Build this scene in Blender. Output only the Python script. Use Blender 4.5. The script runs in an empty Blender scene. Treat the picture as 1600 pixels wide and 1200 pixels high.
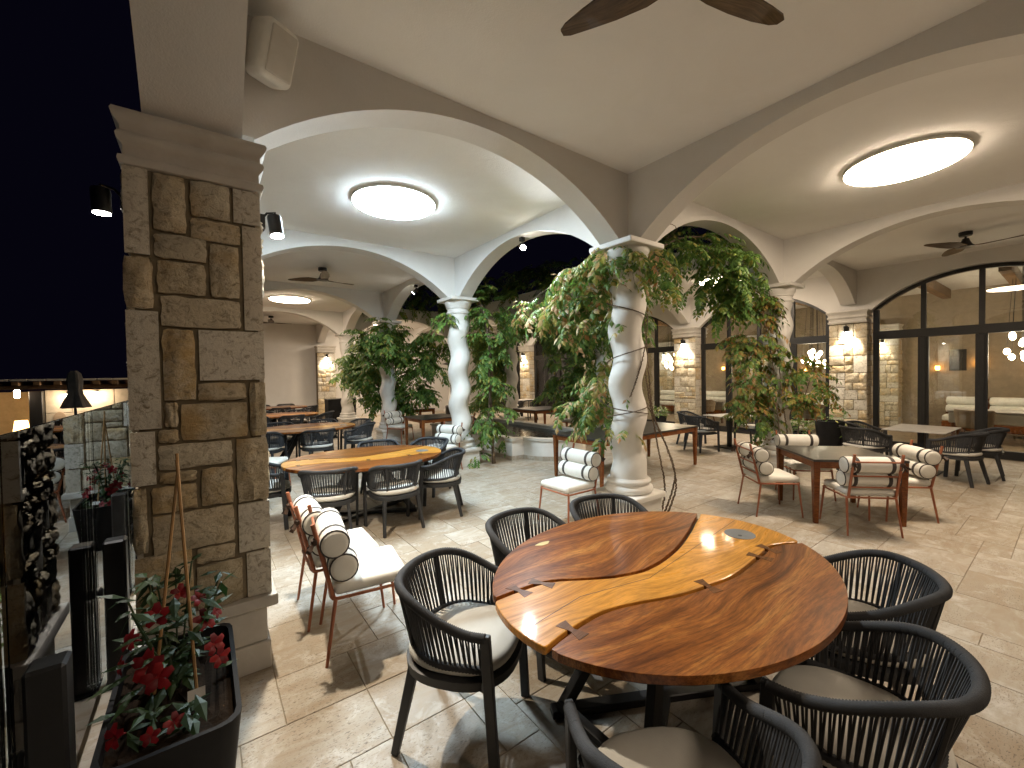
import bpy, bmesh, math, random
from mathutils import Vector, Matrix
random.seed(11)
R = math.radians
sc = bpy.context.scene
col = sc.collection

# ------------------------------------------------------------------ camera
cam = bpy.data.objects.new('camera', bpy.data.cameras.new('camera')); col.objects.link(cam)
F_ = Vector((0.5926666, 0.80514794, -0.0219795)); R_ = Vector((0.80503554, -0.59301567, -0.01581765)); U_ = R_.cross(F_)
cam.matrix_world = Matrix(((R_.x, U_.x, -F_.x, -4.1308), (R_.y, U_.y, -F_.y, -3.2575), (R_.z, U_.z, -F_.z, 1.78), (0, 0, 0, 1)))
cam.data.sensor_width = 36; cam.data.lens = 36 * 656.58 / 1600
cam.data.clip_start = 0.05; cam.data.clip_end = 400
sc.camera = cam

# ------------------------------------------------------------------ night sky, view
w = bpy.data.worlds.new('World'); sc.world = w; w.use_nodes = True
w.node_tree.nodes['Background'].inputs[0].default_value = (0.0005, 0.00042, 0.0013, 1)
w.node_tree.nodes['Background'].inputs[1].default_value = 1.0
sc.view_settings.view_transform = 'Standard'; sc.view_settings.look = 'None'
sc.view_settings.exposure = 1.62; sc.view_settings.gamma = 1.0
cy = sc.cycles
cy.use_denoising = True; cy.max_bounces = 7; cy.diffuse_bounces = 4; cy.glossy_bounces = 4; cy.transmission_bounces = 6
cy.transparent_max_bounces = 16; cy.sample_clamp_indirect = 6; cy.caustics_reflective = False; cy.caustics_refractive = False
cy.use_light_tree = True

# light strengths
DISC_COOL, DISC_WARM = 38.0, 21.5
COOL = (0.72, 0.89, 1.0); WARM = (1.0, 0.805, 0.60); SPOTC = (1.0, 0.85, 0.66)

# ------------------------------------------------------------------ materials
MATS = {}
class NT:
    def __init__(s, name):
        s.m = bpy.data.materials.new(name); s.m.use_nodes = True; s.t = s.m.node_tree
        s.b = s.t.nodes['Principled BSDF']; s.o = s.t.nodes['Material Output']; MATS[name] = s.m
    def n(s, typ, **kw):
        nd = s.t.nodes.new(typ)
        for k, v in kw.items():
            if hasattr(nd, k): setattr(nd, k, v)
            else: nd.inputs[k.replace('_', ' ')].default_value = v
        return nd
    def l(s, a, b): s.t.links.new(a, b)
    def noise(s, scale, detail=4, rough=.55, dist=0, vec=None):
        nd = s.n('ShaderNodeTexNoise'); nd.inputs['Scale'].default_value = scale; nd.inputs['Detail'].default_value = detail
        nd.inputs['Roughness'].default_value = rough; nd.inputs['Distortion'].default_value = dist
        if vec: s.l(vec, nd.inputs['Vector'])
        return nd.outputs['Fac']
    def ramp(s, fac, stops):
        nd = s.n('ShaderNodeValToRGB'); e = nd.color_ramp.elements
        while len(e) < len(stops): e.new(.5)
        for q, (p, c) in zip(e, stops): q.position = p; q.color = (*c, 1) if len(c) == 3 else c
        s.l(fac, nd.inputs['Fac']); return nd.outputs['Color']
    def mix(s, fac, a, b, mode='MIX'):
        nd = s.n('ShaderNodeMix', data_type='RGBA', blend_type=mode)
        for sock, v in ((nd.inputs[0], fac), (nd.inputs[6], a), (nd.inputs[7], b)):
            if isinstance(v, (int, float)): sock.default_value = v
            elif isinstance(v, tuple): sock.default_value = (*v, 1)
            else: s.l(v, sock)
        return nd.outputs[2]
    def math(s, op, a, b=0.0):
        nd = s.n('ShaderNodeMath', operation=op)
        for sock, v in ((nd.inputs[0], a), (nd.inputs[1], b)):
            if isinstance(v, (int, float)): sock.default_value = v
            else: s.l(v, sock)
        return nd.outputs[0]
    def coord(s, scale=(1, 1, 1), kind='Object', rnd=False):
        tc = s.n('ShaderNodeTexCoord'); mp = s.n('ShaderNodeMapping'); mp.inputs['Scale'].default_value = scale
        s.l(tc.outputs[kind], mp.inputs['Vector'])
        if rnd:
            oi = s.n('ShaderNodeObjectInfo'); v = s.n('ShaderNodeVectorMath', operation='SCALE')
            v.inputs[0].default_value = (37, 91, 53); s.l(oi.outputs['Random'], v.inputs['Scale']); s.l(v.outputs[0], mp.inputs['Location'])
        return mp.outputs['Vector']
    def rand(s):
        oi = s.n('ShaderNodeObjectInfo'); g = s.n('ShaderNodeNewGeometry')
        return s.math('FRACT', s.math('ADD', oi.outputs['Random'], g.outputs['Random Per Island']))
    def base(s, c):
        if isinstance(c, tuple): s.b.inputs['Base Color'].default_value = (*c, 1)
        else: s.l(c, s.b.inputs['Base Color'])
    def bump(s, h, strength=.3, dist=.01):
        nd = s.n('ShaderNodeBump'); nd.inputs['Strength'].default_value = strength; nd.inputs['Distance'].default_value = dist
        s.l(h, nd.inputs['Height']); s.l(nd.outputs[0], s.b.inputs['Normal'])
    def rough(s, v):
        if isinstance(v, (int, float)): s.b.inputs['Roughness'].default_value = v
        else: s.l(v, s.b.inputs['Roughness'])

def simple(name, c, rough=.6, metal=0, var=.12, bump=0, bscale=60):
    t = NT(name); v = t.coord(rnd=True); n = t.noise(7, 5, .6, 0, v)
    lo = tuple(x * (1 - var) for x in c); hi = tuple(min(1, x * (1 + var)) for x in c)
    t.base(t.ramp(n, [(.3, lo), (.7, hi)])); t.rough(rough); t.b.inputs['Metallic'].default_value = metal
    if bump: t.bump(t.noise(bscale, 4, .6, 0, v), bump, .004)
    return t
def emis(name, c, strength):
    t = NT(name); t.base(c); t.b.inputs['Emission Color'].default_value = (*c, 1); t.b.inputs['Emission Strength'].default_value = strength
    return t
# plaster of vaults and ceilings: trowelled, slightly blotchy
for nm, ca, cb, cc_ in (('plaster', (.665, .645, .615), (.755, .735, .705), (.57, .55, .52)), ('ceiling_paint', (.80, .785, .76), (.87, .86, .84), (.74, .725, .70))):
    t = NT(nm); v = t.coord(kind='Object'); n1 = t.noise(1.1, 6, .65, .5, v); n2 = t.noise(95, 3, .6, 0, v)
    t.base(t.mix(t.math('MULTIPLY', n2, .3), t.ramp(n1, [(.28, ca), (.72, cb)]), cc_)); t.rough(.85)
    t.bump(t.math('ADD', t.math('MULTIPLY', n2, .5), t.noise(7, 6, .65, .3, v)), .4, .009)
t = NT('column_stone'); v = t.coord(rnd=True)
t.base(t.ramp(t.noise(3, 5, .6, .3, v), [(.3, (.66, .635, .59)), (.7, (.76, .74, .70))])); t.rough(.6); t.bump(t.noise(70, 4, .6, 0, v), .12, .003)
t = NT('moulding_stone'); v = t.coord(rnd=True)
t.base(t.ramp(t.noise(6, 6, .6, .3, v), [(.3, (.50, .47, .42)), (.7, (.60, .57, .52))])); t.rough(.75); t.bump(t.noise(60, 5, .6, 0, v), .25, .004)
# travertine
t = NT('travertine'); rn = t.rand(); v = t.coord((1, 1, 1), 'Object', True)
vs = t.coord((1.2, 4.5, 1), 'Object', True)
c = t.ramp(rn, [(0, (.33, .275, .205)), (.35, (.41, .365, .295)), (.7, (.46, .425, .365)), (1, (.37, .31, .235))])
c = t.mix(t.ramp(t.noise(2.2, 7, .68, .9, vs), [(.40, (0, 0, 0)), (.68, (.9, .9, .9))]), c, (.315, .24, .16))
c = t.mix(t.ramp(t.noise(5.5, 8, .7, .5, v), [(.52, (0, 0, 0)), (.72, (.75, .75, .75))]), c, (.62, .60, .56))
pit = t.ramp(t.noise(55, 3, .6, 0, t.coord((1, 2.2, 1), 'Object', True)), [(.57, (0, 0, 0)), (.64, (1, 1, 1))])
zone = t.ramp(t.noise(1.7, 2, .5, 0, v), [(.42, (0, 0, 0)), (.62, (1, 1, 1))])
pz = t.math('MULTIPLY', pit, zone)
t.base(t.mix(t.math('MULTIPLY', pz, .75), c, (.13, .10, .075)))
t.rough(t.ramp(t.noise(9, 4, .6, 0, v), [(.3, (.42,) * 3), (.7, (.66,) * 3)])); t.bump(t.math('SUBTRACT', t.noise(26, 5, .6, 0, v), t.math('MULTIPLY', pz, 1.2)), .28, .004)
simple('grout', (.30, .25, .18), .9)
# rubble and dressed stone
for nm, stops, bs in (('rough_stone', [(0, (.40, .335, .22)), (.3, (.54, .46, .325)), (.55, (.52, .385, .205)), (.8, (.60, .54, .42)), (1, (.46, .41, .31))], 1.0),
                      ('dressed_stone', [(0, (.54, .505, .43)), (.5, (.62, .585, .51)), (1, (.57, .52, .43))], .35)):
    t = NT(nm); rn = t.rand(); v = t.coord((1, 1, 1), 'Object', True); c = t.ramp(rn, stops)
    c = t.mix(t.ramp(t.noise(9, 7, .7, .6, v), [(.42, (0, 0, 0)), (.66, (.8 * bs,) * 3)]), c, (.70, .63, .49))
    c = t.mix(t.ramp(t.noise(24, 6, .75, 1, v), [(.50, (0, 0, 0)), (.66, (.8,) * 3)]), c, (.19, .15, .095))
    if bs == 1: c = t.mix(t.ramp(t.noise(3.3, 3, .5, .4, v), [(.52, (0, 0, 0)), (.7, (.65,) * 3)]), c, (.54, .35, .13))
    t.base(c); t.rough(.9); t.bump(t.noise(26, 9, .75, .4, v), 1.0 if bs == 1 else .55, .02)
simple('mortar', (.22, .18, .12), .95, 0, .3, .5)
# timber of the oval tables
def wood(name, stops, gscale, rough):
    t = NT(name); v = t.coord((.55, 7.5, 4), 'Object', True)
    n0 = t.noise(1.5, 0.6, .4, 0, t.coord((1, 1.6, 1), 'Object', True))
    w_ = t.n('ShaderNodeVectorMath', operation='ADD'); sv = t.n('ShaderNodeVectorMath', operation='SCALE'); sv.inputs[0].default_value = (0.3, 3.0, 0)
    t.l(n0, sv.inputs['Scale']); t.l(v, w_.inputs[0]); t.l(sv.outputs[0], w_.inputs[1])
    g = t.noise(gscale, 9, .68, .15, w_.outputs[0]); g2 = t.noise(gscale * 9, 6, .65, .2, w_.outputs[0])
    c = t.ramp(g, stops); c = t.mix(t.ramp(g2, [(.42, (0, 0, 0)), (.64, (.62, .62, .62))]), c, tuple(x * .36 for x in stops[1][1])); g3 = t.noise(gscale * 30, 4, .6, 0, w_.outputs[0]); c = t.mix(t.ramp(g3, [(.5, (0, 0, 0)), (.68, (.5, .5, .5))]), c, tuple(x * .5 for x in stops[1][1]))
    t.base(c); t.rough(t.ramp(g2, [(.3, (rough,) * 3), (.7, (rough + .14,) * 3)])); t.b.inputs['Coat Weight'].default_value = .42; t.b.inputs['Coat Roughness'].default_value = .075; t.b.inputs['Coat IOR'].default_value = 1.42; t.b.inputs['Specular IOR Level'].default_value = .14
    t.bump(t.math('ADD', g2, t.noise(5, 2, .5, 0, v)), .10, .004); return t
wood('walnut', [(.28, (.030, .009, .003)), (.41, (.15, .045, .010)), (.54, (.30, .10, .021)), (.70, (.48, .21, .05))], 1.7, .27)
wood('oak', [(.22, (.40, .155, .024)), (.40, (.58, .25, .040)), (.58, (.66, .30, .052)), (.82, (.71, .345, .07))], .7, .25)
wood('key_wood', [(.25, (.06, .022, .008)), (.45, (.13, .05, .016)), (.6, (.18, .07, .025)), (.8, (.22, .10, .04))], 1.2, .3)
wood('iroko', [(.25, (.10, .028, .008)), (.45, (.20, .062, .016)), (.6, (.27, .09, .022)), (.8, (.32, .12, .035))], 1.2, .38)
wood('fan_wood', [(.25, (.05, .028, .012)), (.45, (.10, .06, .028)), (.6, (.13, .08, .04)), (.8, (.16, .10, .05))], 1.2, .5)
wood('beam_wood', [(.25, (.10, .05, .02)), (.45, (.20, .11, .05)), (.6, (.26, .15, .07)), (.8, (.32, .2, .1))], 1.2, .7)
simple('slate_top', (.030, .027, .025), .32, 0, .5, .25, 30)
simple('pale_top', (.40, .385, .36), .45, 0, .12)
simple('black_metal', (.014, .014, .015), .42, .2, .2)
simple('rope', (.036, .037, .040), .85, 0, .3, .5, 300)
simple('charcoal_frame', (.030, .031, .034), .5, .1, .2)
simple('seat_fabric', (.62, .60, .55), .95, 0, .06, .35, 350)
simple('white_canvas', (.76, .745, .69), .95, 0, .06, .35, 300)
simple('strap', (.05, .042, .038), .7, 0, .2)
simple('leather_tie', (.045, .022, .012), .6, 0, .3)
simple('copper_frame', (.36, .125, .062), .45, .25, .12)
simple('grey_disc', (.16, .165, .17), .5, .3, .15)
simple('bronze_patch', (.45, .36, .15), .5, .2, .15)
simple('window_steel', (.016, .015, .014), .45, .2, .2)
simple('soil', (.016, .010, .006), 1, 0, .5, 1, 60)
simple('planter_resin', (.016, .016, .017), .55, 0, .2)
simple('bamboo', (.34, .19, .07), .6, 0, .3)
simple('vine_wood', (.13, .095, .065), .9, 0, .4, .6, 90)
simple('speaker_white', (.72, .70, .65), .5)
simple('parasol_cloth', (.045, .038, .030), .9, 0, .3)
simple('neighbour_wall', (.50, .43, .32), .9, 0, .12, .3, 20)
simple('terrain_ground', (.05, .045, .03), 1, 0, .4)
simple('room_wall', (.34, .27, .19), .85, 0, .12)
simple('room_floor', (.25, .18, .11), .5, 0, .3)
simple('tan_cloth', (.36, .27, .18), .95)
simple('dark_print', (.02, .018, .015), .5)
simple('blue_panel', (.10, .30, .55), .5)
t = simple('water', (.012, .018, .014), .05); t.bump(t.noise(9, 3, .5, .5, t.coord()), .35, .03)
for k_ in ('soil', 'planter_resin'): MATS[k_].node_tree.nodes['Principled BSDF'].inputs['Specular IOR Level'].default_value = .1
emis('disc_cool', COOL, DISC_COOL); emis('disc_warm', WARM, DISC_WARM); emis('disc_dimmed', WARM, DISC_WARM * .62)
emis('spot_glow', (1, .93, .82), 60); emis('bulb_glow', (1, .80, .55), 14); emis('shade_glow', (1, .62, .22), 3.2); emis('candle_glow', (1, .45, .1), 7)
def leafmat(name, stops):
    stops = [(p, tuple(min(.7, x * 1.25) for x in c)) for p, c in stops] if name in ('leaf_green', 'leaf_autumn', 'leaf_rust') else stops
    t = NT(name); rn = t.rand(); v = t.coord((1, 1, 1), 'Object', True)
    c = t.ramp(rn, stops); c = t.mix(t.math('MULTIPLY', t.noise(35, 3, .5, 0, v), .5), c, tuple(x * .6 for x in stops[0][1]))
    t.base(c); t.rough(.5)
    tr = t.n('ShaderNodeBsdfTranslucent'); t.l(c, tr.inputs['Color']); mx = t.n('ShaderNodeMixShader'); mx.inputs[0].default_value = .3
    t.l(t.b.outputs[0], mx.inputs[1]); t.l(tr.outputs[0], mx.inputs[2]); t.l(mx.outputs[0], t.o.inputs['Surface'])
leafmat('leaf_green', [(0, (.05, .11, .02)), (.4, (.085, .17, .03)), (.75, (.13, .235, .04)), (.93, (.25, .28, .05)), (1, (.36, .28, .07))])
leafmat('leaf_autumn', [(0, (.08, .16, .03)), (.38, (.15, .24, .05)), (.56, (.32, .32, .07)), (.74, (.48, .37, .13)), (.88, (.58, .37, .22)), (1, (.42, .18, .06))])
leafmat('leaf_rust', [(0, (.06, .12, .02)), (.42, (.12, .19, .035)), (.64, (.25, .21, .045)), (.85, (.33, .18, .045)), (1, (.26, .10, .03))])
leafmat('leaf_glossy', [(0, (.018, .045, .012)), (.6, (.035, .075, .02)), (1, (.07, .11, .03))])
leafmat('petal_red', [(0, (.16, .005, .010)), (.6, (.28, .008, .013)), (1, (.40, .02, .02))])
leafmat('petal_white', [(0, (.6, .58, .5)), (.6, (.66, .63, .55)), (1, (.6, .55, .45))])
t = NT('clear_glass'); t.t.nodes.remove(t.b)
tr = t.n('ShaderNodeBsdfTransparent'); tr.inputs[0].default_value = (.90, .93, .92, 1); gl = t.n('ShaderNodeBsdfGlossy'); gl.inputs['Roughness'].default_value = .004
fr = t.n('ShaderNodeFresnel'); fr.inputs['IOR'].default_value = 1.62; mx = t.n('ShaderNodeMixShader')
t.l(fr.outputs[0], mx.inputs[0]); t.l(tr.outputs[0], mx.inputs[1]); t.l(gl.outputs[0], mx.inputs[2]); t.l(mx.outputs[0], t.o.inputs['Surface'])

# ------------------------------------------------------------------ mesh helpers
class MB:
    def __init__(s): s.v = []; s.f = []
    def add(s, vs, fs):
        o = len(s.v); s.v += [tuple(p) for p in vs]; s.f += [tuple(i + o for i in f) for f in fs]; return s
    def box(s, x0, x1, y0, y1, z0, z1):
        return s.add([(x0, y0, z0), (x1, y0, z0), (x1, y1, z0), (x0, y1, z0), (x0, y0, z1), (x1, y0, z1), (x1, y1, z1), (x0, y1, z1)],
                     [(0, 3, 2, 1), (4, 5, 6, 7), (0, 1, 5, 4), (1, 2, 6, 5), (2, 3, 7, 6), (3, 0, 4, 7)])
    def bar(s, a, b, wx, wy, up=(0, 0, 1), w2=None):
        a = Vector(a); b = Vector(b); d = (b - a).normalized(); u = Vector(up)
        if abs(d.dot(u)) > .95: u = Vector((0, 1, 0))
        x = d.cross(u).normalized(); y = x.cross(d).normalized(); w2 = w2 or (wx, wy); vs = []
        for p, (q, r) in ((a, (wx, wy)), (b, w2)):
            vs += [p - x * q / 2 - y * r / 2, p + x * q / 2 - y * r / 2, p + x * q / 2 + y * r / 2, p - x * q / 2 + y * r / 2]
        return s.add(vs, [(0, 3, 2, 1), (4, 5, 6, 7), (0, 1, 5, 4), (1, 2, 6, 5), (2, 3, 7, 6), (3, 0, 4, 7)])
    def tube(s, path, r, n=8, closed=False, flat=1.0):
        P = [Vector(p) for p in path]; m = len(P); rs = r if isinstance(r, (list, tuple)) else [r] * m; vs = []; fs = []; px = None
        for i, p in enumerate(P):
            d = (P[(i + 1) % m] - P[i - 1]) if closed else (P[min(i + 1, m - 1)] - P[max(i - 1, 0)])
            d = d.normalized() if d.length > 1e-9 else Vector((0, 0, 1))
            if px is None:
                u = Vector((0, 0, 1)) if abs(d.z) < .9 else Vector((0, 1, 0)); px = d.cross(u).normalized()
            px = (px - d * px.dot(d)).normalized(); py = d.cross(px)
            for k in range(n):
                a = 2 * math.pi * k / n; vs.append(p + px * math.cos(a) * rs[i] + py * math.sin(a) * rs[i] * flat)
        for i in range(m if closed else m - 1):
            for k in range(n):
                j = (i + 1) % m; fs.append((i * n + k, i * n + (k + 1) % n, j * n + (k + 1) % n, j * n + k))
        if not closed: fs += [tuple(range(n - 1, -1, -1)), tuple((m - 1) * n + k for k in range(n))]
        return s.add(vs, fs)
    def lathe(s, prof, n=24, c=(0, 0, 0), off=None, axis='z', square=None):
        vs = []; fs = []
        for r, z in prof:
            ox, oy = off(z) if off else (0, 0)
            for k in range(n):
                a = 2 * math.pi * (k + .5) / n; ca, sa = math.cos(a), math.sin(a)
                if square:
                    q = square; ca = math.copysign(abs(ca) ** q, ca); sa = math.copysign(abs(sa) ** q, sa)
                p = (ox + r * ca, oy + r * sa, z)
                if axis == 'x': p = (p[2], p[0], p[1])
                if axis == 'y': p = (p[0], p[2], p[1])
                vs.append((p[0] + c[0], p[1] + c[1], p[2] + c[2]))
        for i in range(len(prof) - 1):
            for k in range(n): fs.append((i * n + k, i * n + (k + 1) % n, (i + 1) * n + (k + 1) % n, (i + 1) * n + k))
        fs += [tuple(range(n - 1, -1, -1)), tuple((len(prof) - 1) * n + k for k in range(n))]
        return s.add(vs, fs)
    def prism(s, poly, z0, z1):
        n = len(poly)
        return s.add([(x, y, z0) for x, y in poly] + [(x, y, z1) for x, y in poly],
                     [tuple(range(n - 1, -1, -1)), tuple(range(n, 2 * n))] + [(i, (i + 1) % n, n + (i + 1) % n, n + i) for i in range(n)])
    def xf(s, M): s.v = [tuple(M @ Vector(p)) for p in s.v]; return s
    def mesh(s, name, mat, smooth=False, bevel=0, seg=1, ang=35):
        me = bpy.data.meshes.new(name); me.from_pydata(s.v, [], s.f)
        bm = bmesh.new(); bm.from_mesh(me)
        if bevel:
            ed = [e for e in bm.edges if len(e.link_faces) == 2 and e.calc_face_angle(0) > R(28)]
            bmesh.ops.bevel(bm, geom=ed, offset=bevel, segments=seg, affect='EDGES', profile=.5, clamp_overlap=True)
        bmesh.ops.recalc_face_normals(bm, faces=bm.faces); bm.to_mesh(me); bm.free()
        if smooth: me.shade_smooth(); me.set_sharp_from_angle(angle=R(ang))
        me.materials.append(MATS[mat]); return me
    def build(s, name, mat, parent=None, **kw):
        return obj(name, s.mesh(name, mat, **kw), parent)
def obj(name, me, parent=None, loc=None, rz=0):
    o = bpy.data.objects.new(name, me); col.objects.link(o)
    if parent: o.parent = parent
    if loc is not None: o.location = loc
    if rz: o.rotation_euler.z = rz
    return o
def tag(o, label=None, cat=None, group=None, kind=None):
    if label: o['label'] = label
    if cat: o['category'] = cat
    if group: o['group'] = group
    if kind: o['kind'] = kind
    return o
def thing(name, loc, label, cat, group=None, rz=0):
    o = obj(name, None, None, loc, rz); o.empty_display_size = .1; return tag(o, label, cat, group)
def copy_tree(o, parent=None):
    c = o.copy(); col.objects.link(c); c.parent = parent
    for ch in list(o.children): copy_tree(ch, c)
    return c
def place(proto, loc, rz, label, used, group=None, cat=None):
    o = proto if not used else copy_tree(proto); used.append(1)
    o.location = loc; o.rotation_euler.z = rz; tag(o, label, cat, group)
    if group is None and 'group' in o: del o['group']
    return o
def lamp(name, typ, loc, energy, color, parent=None, **kw):
    L = bpy.data.lights.new(name, typ); L.energy = energy; L.color = color
    for k, v in kw.items(): setattr(L, k, v)
    o = bpy.data.objects.new(name, L); col.objects.link(o); o.location = loc
    if parent: o.parent = parent
    return o
def aim(o, d): o.rotation_euler = Vector(d).to_track_quat('-Z', 'Y').to_euler()

# ------------------------------------------------------------------ setting: floor, ceilings, arcades
XG = [-4.13, 0.0, 4.24, 8.30]; YG = [-4.14, 0.0, 4.12, 8.13, 12.22, 16.35]
CEIL, SPR, CRN = 4.06, 3.29, 3.94
def st(name, mb, mat, **kw): return tag(mb.build(name, mat, **kw), kind='structure')
floor = st('floor', MB().box(-4.66, 8.6, -4.6, 16.6, -.25, -.005), 'grout')
# travertine tiles, mixed rectangular formats fitted on a 0.203 m grid
rngt = random.Random(5); CL = .203; NX, NY = 63, 103; occ = [[0] * NY for _ in range(NX)]; tiles = []
for q in range(NY):
    for p in range(NX):
        if occ[p][q]: continue
        for w_, h_ in rngt.sample([(3, 2), (3, 2), (3, 2), (2, 3), (2, 3), (2, 2), (2, 2), (4, 2), (3, 3), (1, 2), (2, 1)], 11) + [(1, 1)]:
            if p + w_ <= NX and q + h_ <= NY and not any(occ[p + a][q + b] for a in range(w_) for b in range(h_)): break
        for a in range(w_):
            for b in range(h_): occ[p + a][q + b] = 1
        tiles.append((-4.64 + p * CL, -4.64 + (p + w_) * CL, -4.5 + q * CL, -4.5 + (q + h_) * CL))
def seen(tl):
    p = Vector(((tl[0] + tl[1]) / 2 + 4.13, (tl[2] + tl[3]) / 2 + 3.26, -1.78)); z = p.dot(F_)
    if z < .4: return 1e9
    if abs(p.dot(R_) / z) > 1.30 or abs(p.dot(U_) / z) > 1.05: return 1e6 + z
    return z
tiles.sort(key=seen); cache = {}; G = .0022
def tile_mesh(mb, a, b, c, d, dz=0):
    h = .018; e = .0022
    mb.add([(a, c, -h), (b, c, -h), (b, d, -h), (a, d, -h), (a, c, -e + dz), (b, c, -e + dz), (b, d, -e + dz), (a, d, -e + dz), (a + e, c + e, dz), (b - e, c + e, dz), (b - e, d - e, dz), (a + e, d - e, dz)],
           [(0, 1, 5, 4), (1, 2, 6, 5), (2, 3, 7, 6), (3, 0, 4, 7), (4, 5, 9, 8), (5, 6, 10, 9), (6, 7, 11, 10), (7, 4, 8, 11), (8, 9, 10, 11)])
for a, b, c, d in tiles[:300]:
    k = (round(b - a, 3), round(d - c, 3))
    if k not in cache:
        mb = MB(); tile_mesh(mb, -k[0] / 2 + G, k[0] / 2 - G, -k[1] / 2 + G, k[1] / 2 - G); cache[k] = mb.mesh('tile', 'travertine')
    obj('tile', cache[k], floor, ((a + b) / 2, (c + d) / 2, random.uniform(-.0008, .0008)))
mb = MB()
for a, b, c, d in tiles[300:]: tile_mesh(mb, a + G, b - G, c + G, d - G)
tag(mb.build('tiling', 'travertine', floor), kind='stuff')

def bay(i, j, z=CEIL):
    return st('ceiling', MB().box(XG[i] - .05, XG[i + 1] + .05, YG[j] - .05, YG[j + 1] + .05, z, z + .2), 'ceiling_paint')
for i, j in [(0, j) for j in range(5)] + [(1, 0), (1, 4)] + [(2, j) for j in range(5)]: bay(i, j)
def arch(axis, k, a, b, thick=.28, top=4.34, pier=.30, crn=CRN, spr=SPR, name='arch_wall', fill=False):
    c = (b - a) / 2 - pier; rise = crn - spr; rad = (c * c + rise * rise) / (2 * rise); m = (a + b) / 2
    us = [a, a + pier - .001] + [m - c + 2 * c * q / 30 for q in range(31)] + [b - pier + .001, b]
    zs = [spr + .012] * 2 + [crn - rad + math.sqrt(max(0, rad * rad - (u - m) ** 2)) for u in us[2:-2]] + [spr + .012] * 2
    n = len(us); vs = []
    for s_ in (-thick / 2, thick / 2):
        for zz in (zs, [top] * n):
            vs += [((u, k + s_, z) if axis == 'x' else (k + s_, u, z)) for u, z in zip(us, zz)]
    fs = []
    for i in range(n - 1):
        fs += [(i, i + 1, n + i + 1, n + i), (2 * n + i, 3 * n + i, 3 * n + i + 1, 2 * n + i + 1), (i, 2 * n + i, 2 * n + i + 1, i + 1), (n + i, n + i + 1, 3 * n + i + 1, 3 * n + i)]
    fs += [(0, n, 3 * n, 2 * n), (n - 1, 3 * n - 1, 4 * n - 1, 2 * n - 1)]
    return st(name, MB().add(vs, fs), 'plaster', smooth=True, ang=30)
for j, row in ((0, (0, 1, 2)), (1, (0, 1, 2)), (2, (0, 2)), (3, (0, 2)), (4, (0, 1, 2))):
    for i in row: arch('x', YG[j], XG[i], XG[i + 1], .28)
for i in (1, 2):
    for j in range(5): arch('y', XG[i], YG[j] , YG[j + 1], .276, 4.336)
for j in range(5): arch('y', XG[0], YG[j], YG[j + 1], .45, 4.338, pier=.26, spr=3.17)
for j in range(5): arch('y', XG[3], YG[j], YG[j + 1], .36, 4.338, pier=.40, crn=3.80, spr=3.12)
YP = -8.28
st('ceiling', MB().box(XG[0] - .05, XG[3] + .05, YP - .05, YG[0] - .06, CEIL, CEIL + .2), 'ceiling_paint')
tag(MB().box(-4.64, 8.22, YP - .3, -4.605, -.2, 0).build('floor', 'travertine', None), kind='structure')
for i in (0, 1, 2): arch('x', YP, XG[i], XG[i + 1], .28)
for i in (1, 2): arch('y', XG[i], YP, YG[0], .276, 4.336)
arch('y', XG[0], YP, YG[0], .45, 4.338, pier=.26, spr=3.17)
st('end_wall', MB().box(-4.4, 8.5, 16.38, 16.6, -.2, 4.6), 'plaster')


# ------------------------------------------------------------------ twisted columns
def twisted_column(loc, label, rz):
    t = thing('twisted_column', loc, label, 'column', None, rz)
    b1 = MB().box(-.275, .275, -.275, .275, 0, .15).build('plinth_block', 'column_stone', t, bevel=.004)
    MB().box(-.272, .272, -.272, .272, .153, .285).build('plinth_block', 'column_stone', t, bevel=.004)
    MB().box(-.314, .314, -.314, .314, .285, .36).build('plinth_slab', 'column_stone', t, bevel=.022, seg=3, smooth=True, ang=19)
    pr = [(.255, .36), (.275, .372), (.287, .40), (.28, .43), (.258, .447), (.246, .452), (.243, .468), (.252, .475), (.263, .492), (.257, .512), (.24, .522), (.232, .535)]
    MB().lathe(pr, 36).build('base_moulding', 'column_stone', t, smooth=True, ang=50)
    p_ = []; A = .031
    for i in range(73):
        z = .535 + (2.99 - .535) * i / 72; e = min(1, min(z - .535, 2.99 - z) / .22); e = e * e * (3 - 2 * e)
        p_.append((.196 + .02 * (1 - e), z))
    def off(z):
        e = min(1, min(z - .535, 2.99 - z) / .3); e = max(0, e); e = e * e * (3 - 2 * e); a = 2 * math.pi * (z - .1) / .65
        return A * e * math.cos(a), A * e * math.sin(a)
    MB().lathe(p_, 32, off=off).build('shaft', 'column_stone', t, smooth=True, ang=60)
    pr = [(.208, 2.985), (.235, 2.992), (.242, 3.008), (.235, 3.024), (.212, 3.03), (.212, 3.085), (.222, 3.09), (.232, 3.10), (.232, 3.125), (.236, 3.13), (.248, 3.15), (.262, 3.19), (.268, 3.215), (.268, 3.235)]
    MB().lathe(pr, 36).build('capital', 'column_stone', t, smooth=True, ang=40)
    MB().box(-.311, .311, -.311, .311, 3.235, 3.30).build('abacus', 'column_stone', t, bevel=.014, seg=2, smooth=True, ang=19)
    return t
cols = [((0, 0), 'twisted white column wrapped in yellowing vine behind the glossy oval table'), ((0, YG[2]), 'twisted white column beside the fountain with bright green vine on its trunk side'),
        ((0, YG[3]), 'twisted white column with a dense dark vine bush around its upper half'), ((0, YG[4]), 'twisted white column close to the plain end wall'),
        ((XG[2], 0), 'twisted white column with rust and green vine in front of the restaurant windows'), ((XG[2], YG[2]), 'twisted column hidden in dark vine behind the long timber table'),
        ((XG[2], YG[3]), 'twisted column at the far side of the fountain beside a dark hanging vine'), ((XG[2], YG[4]), 'twisted column beside the black patio heater')]
cproto = None
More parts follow.
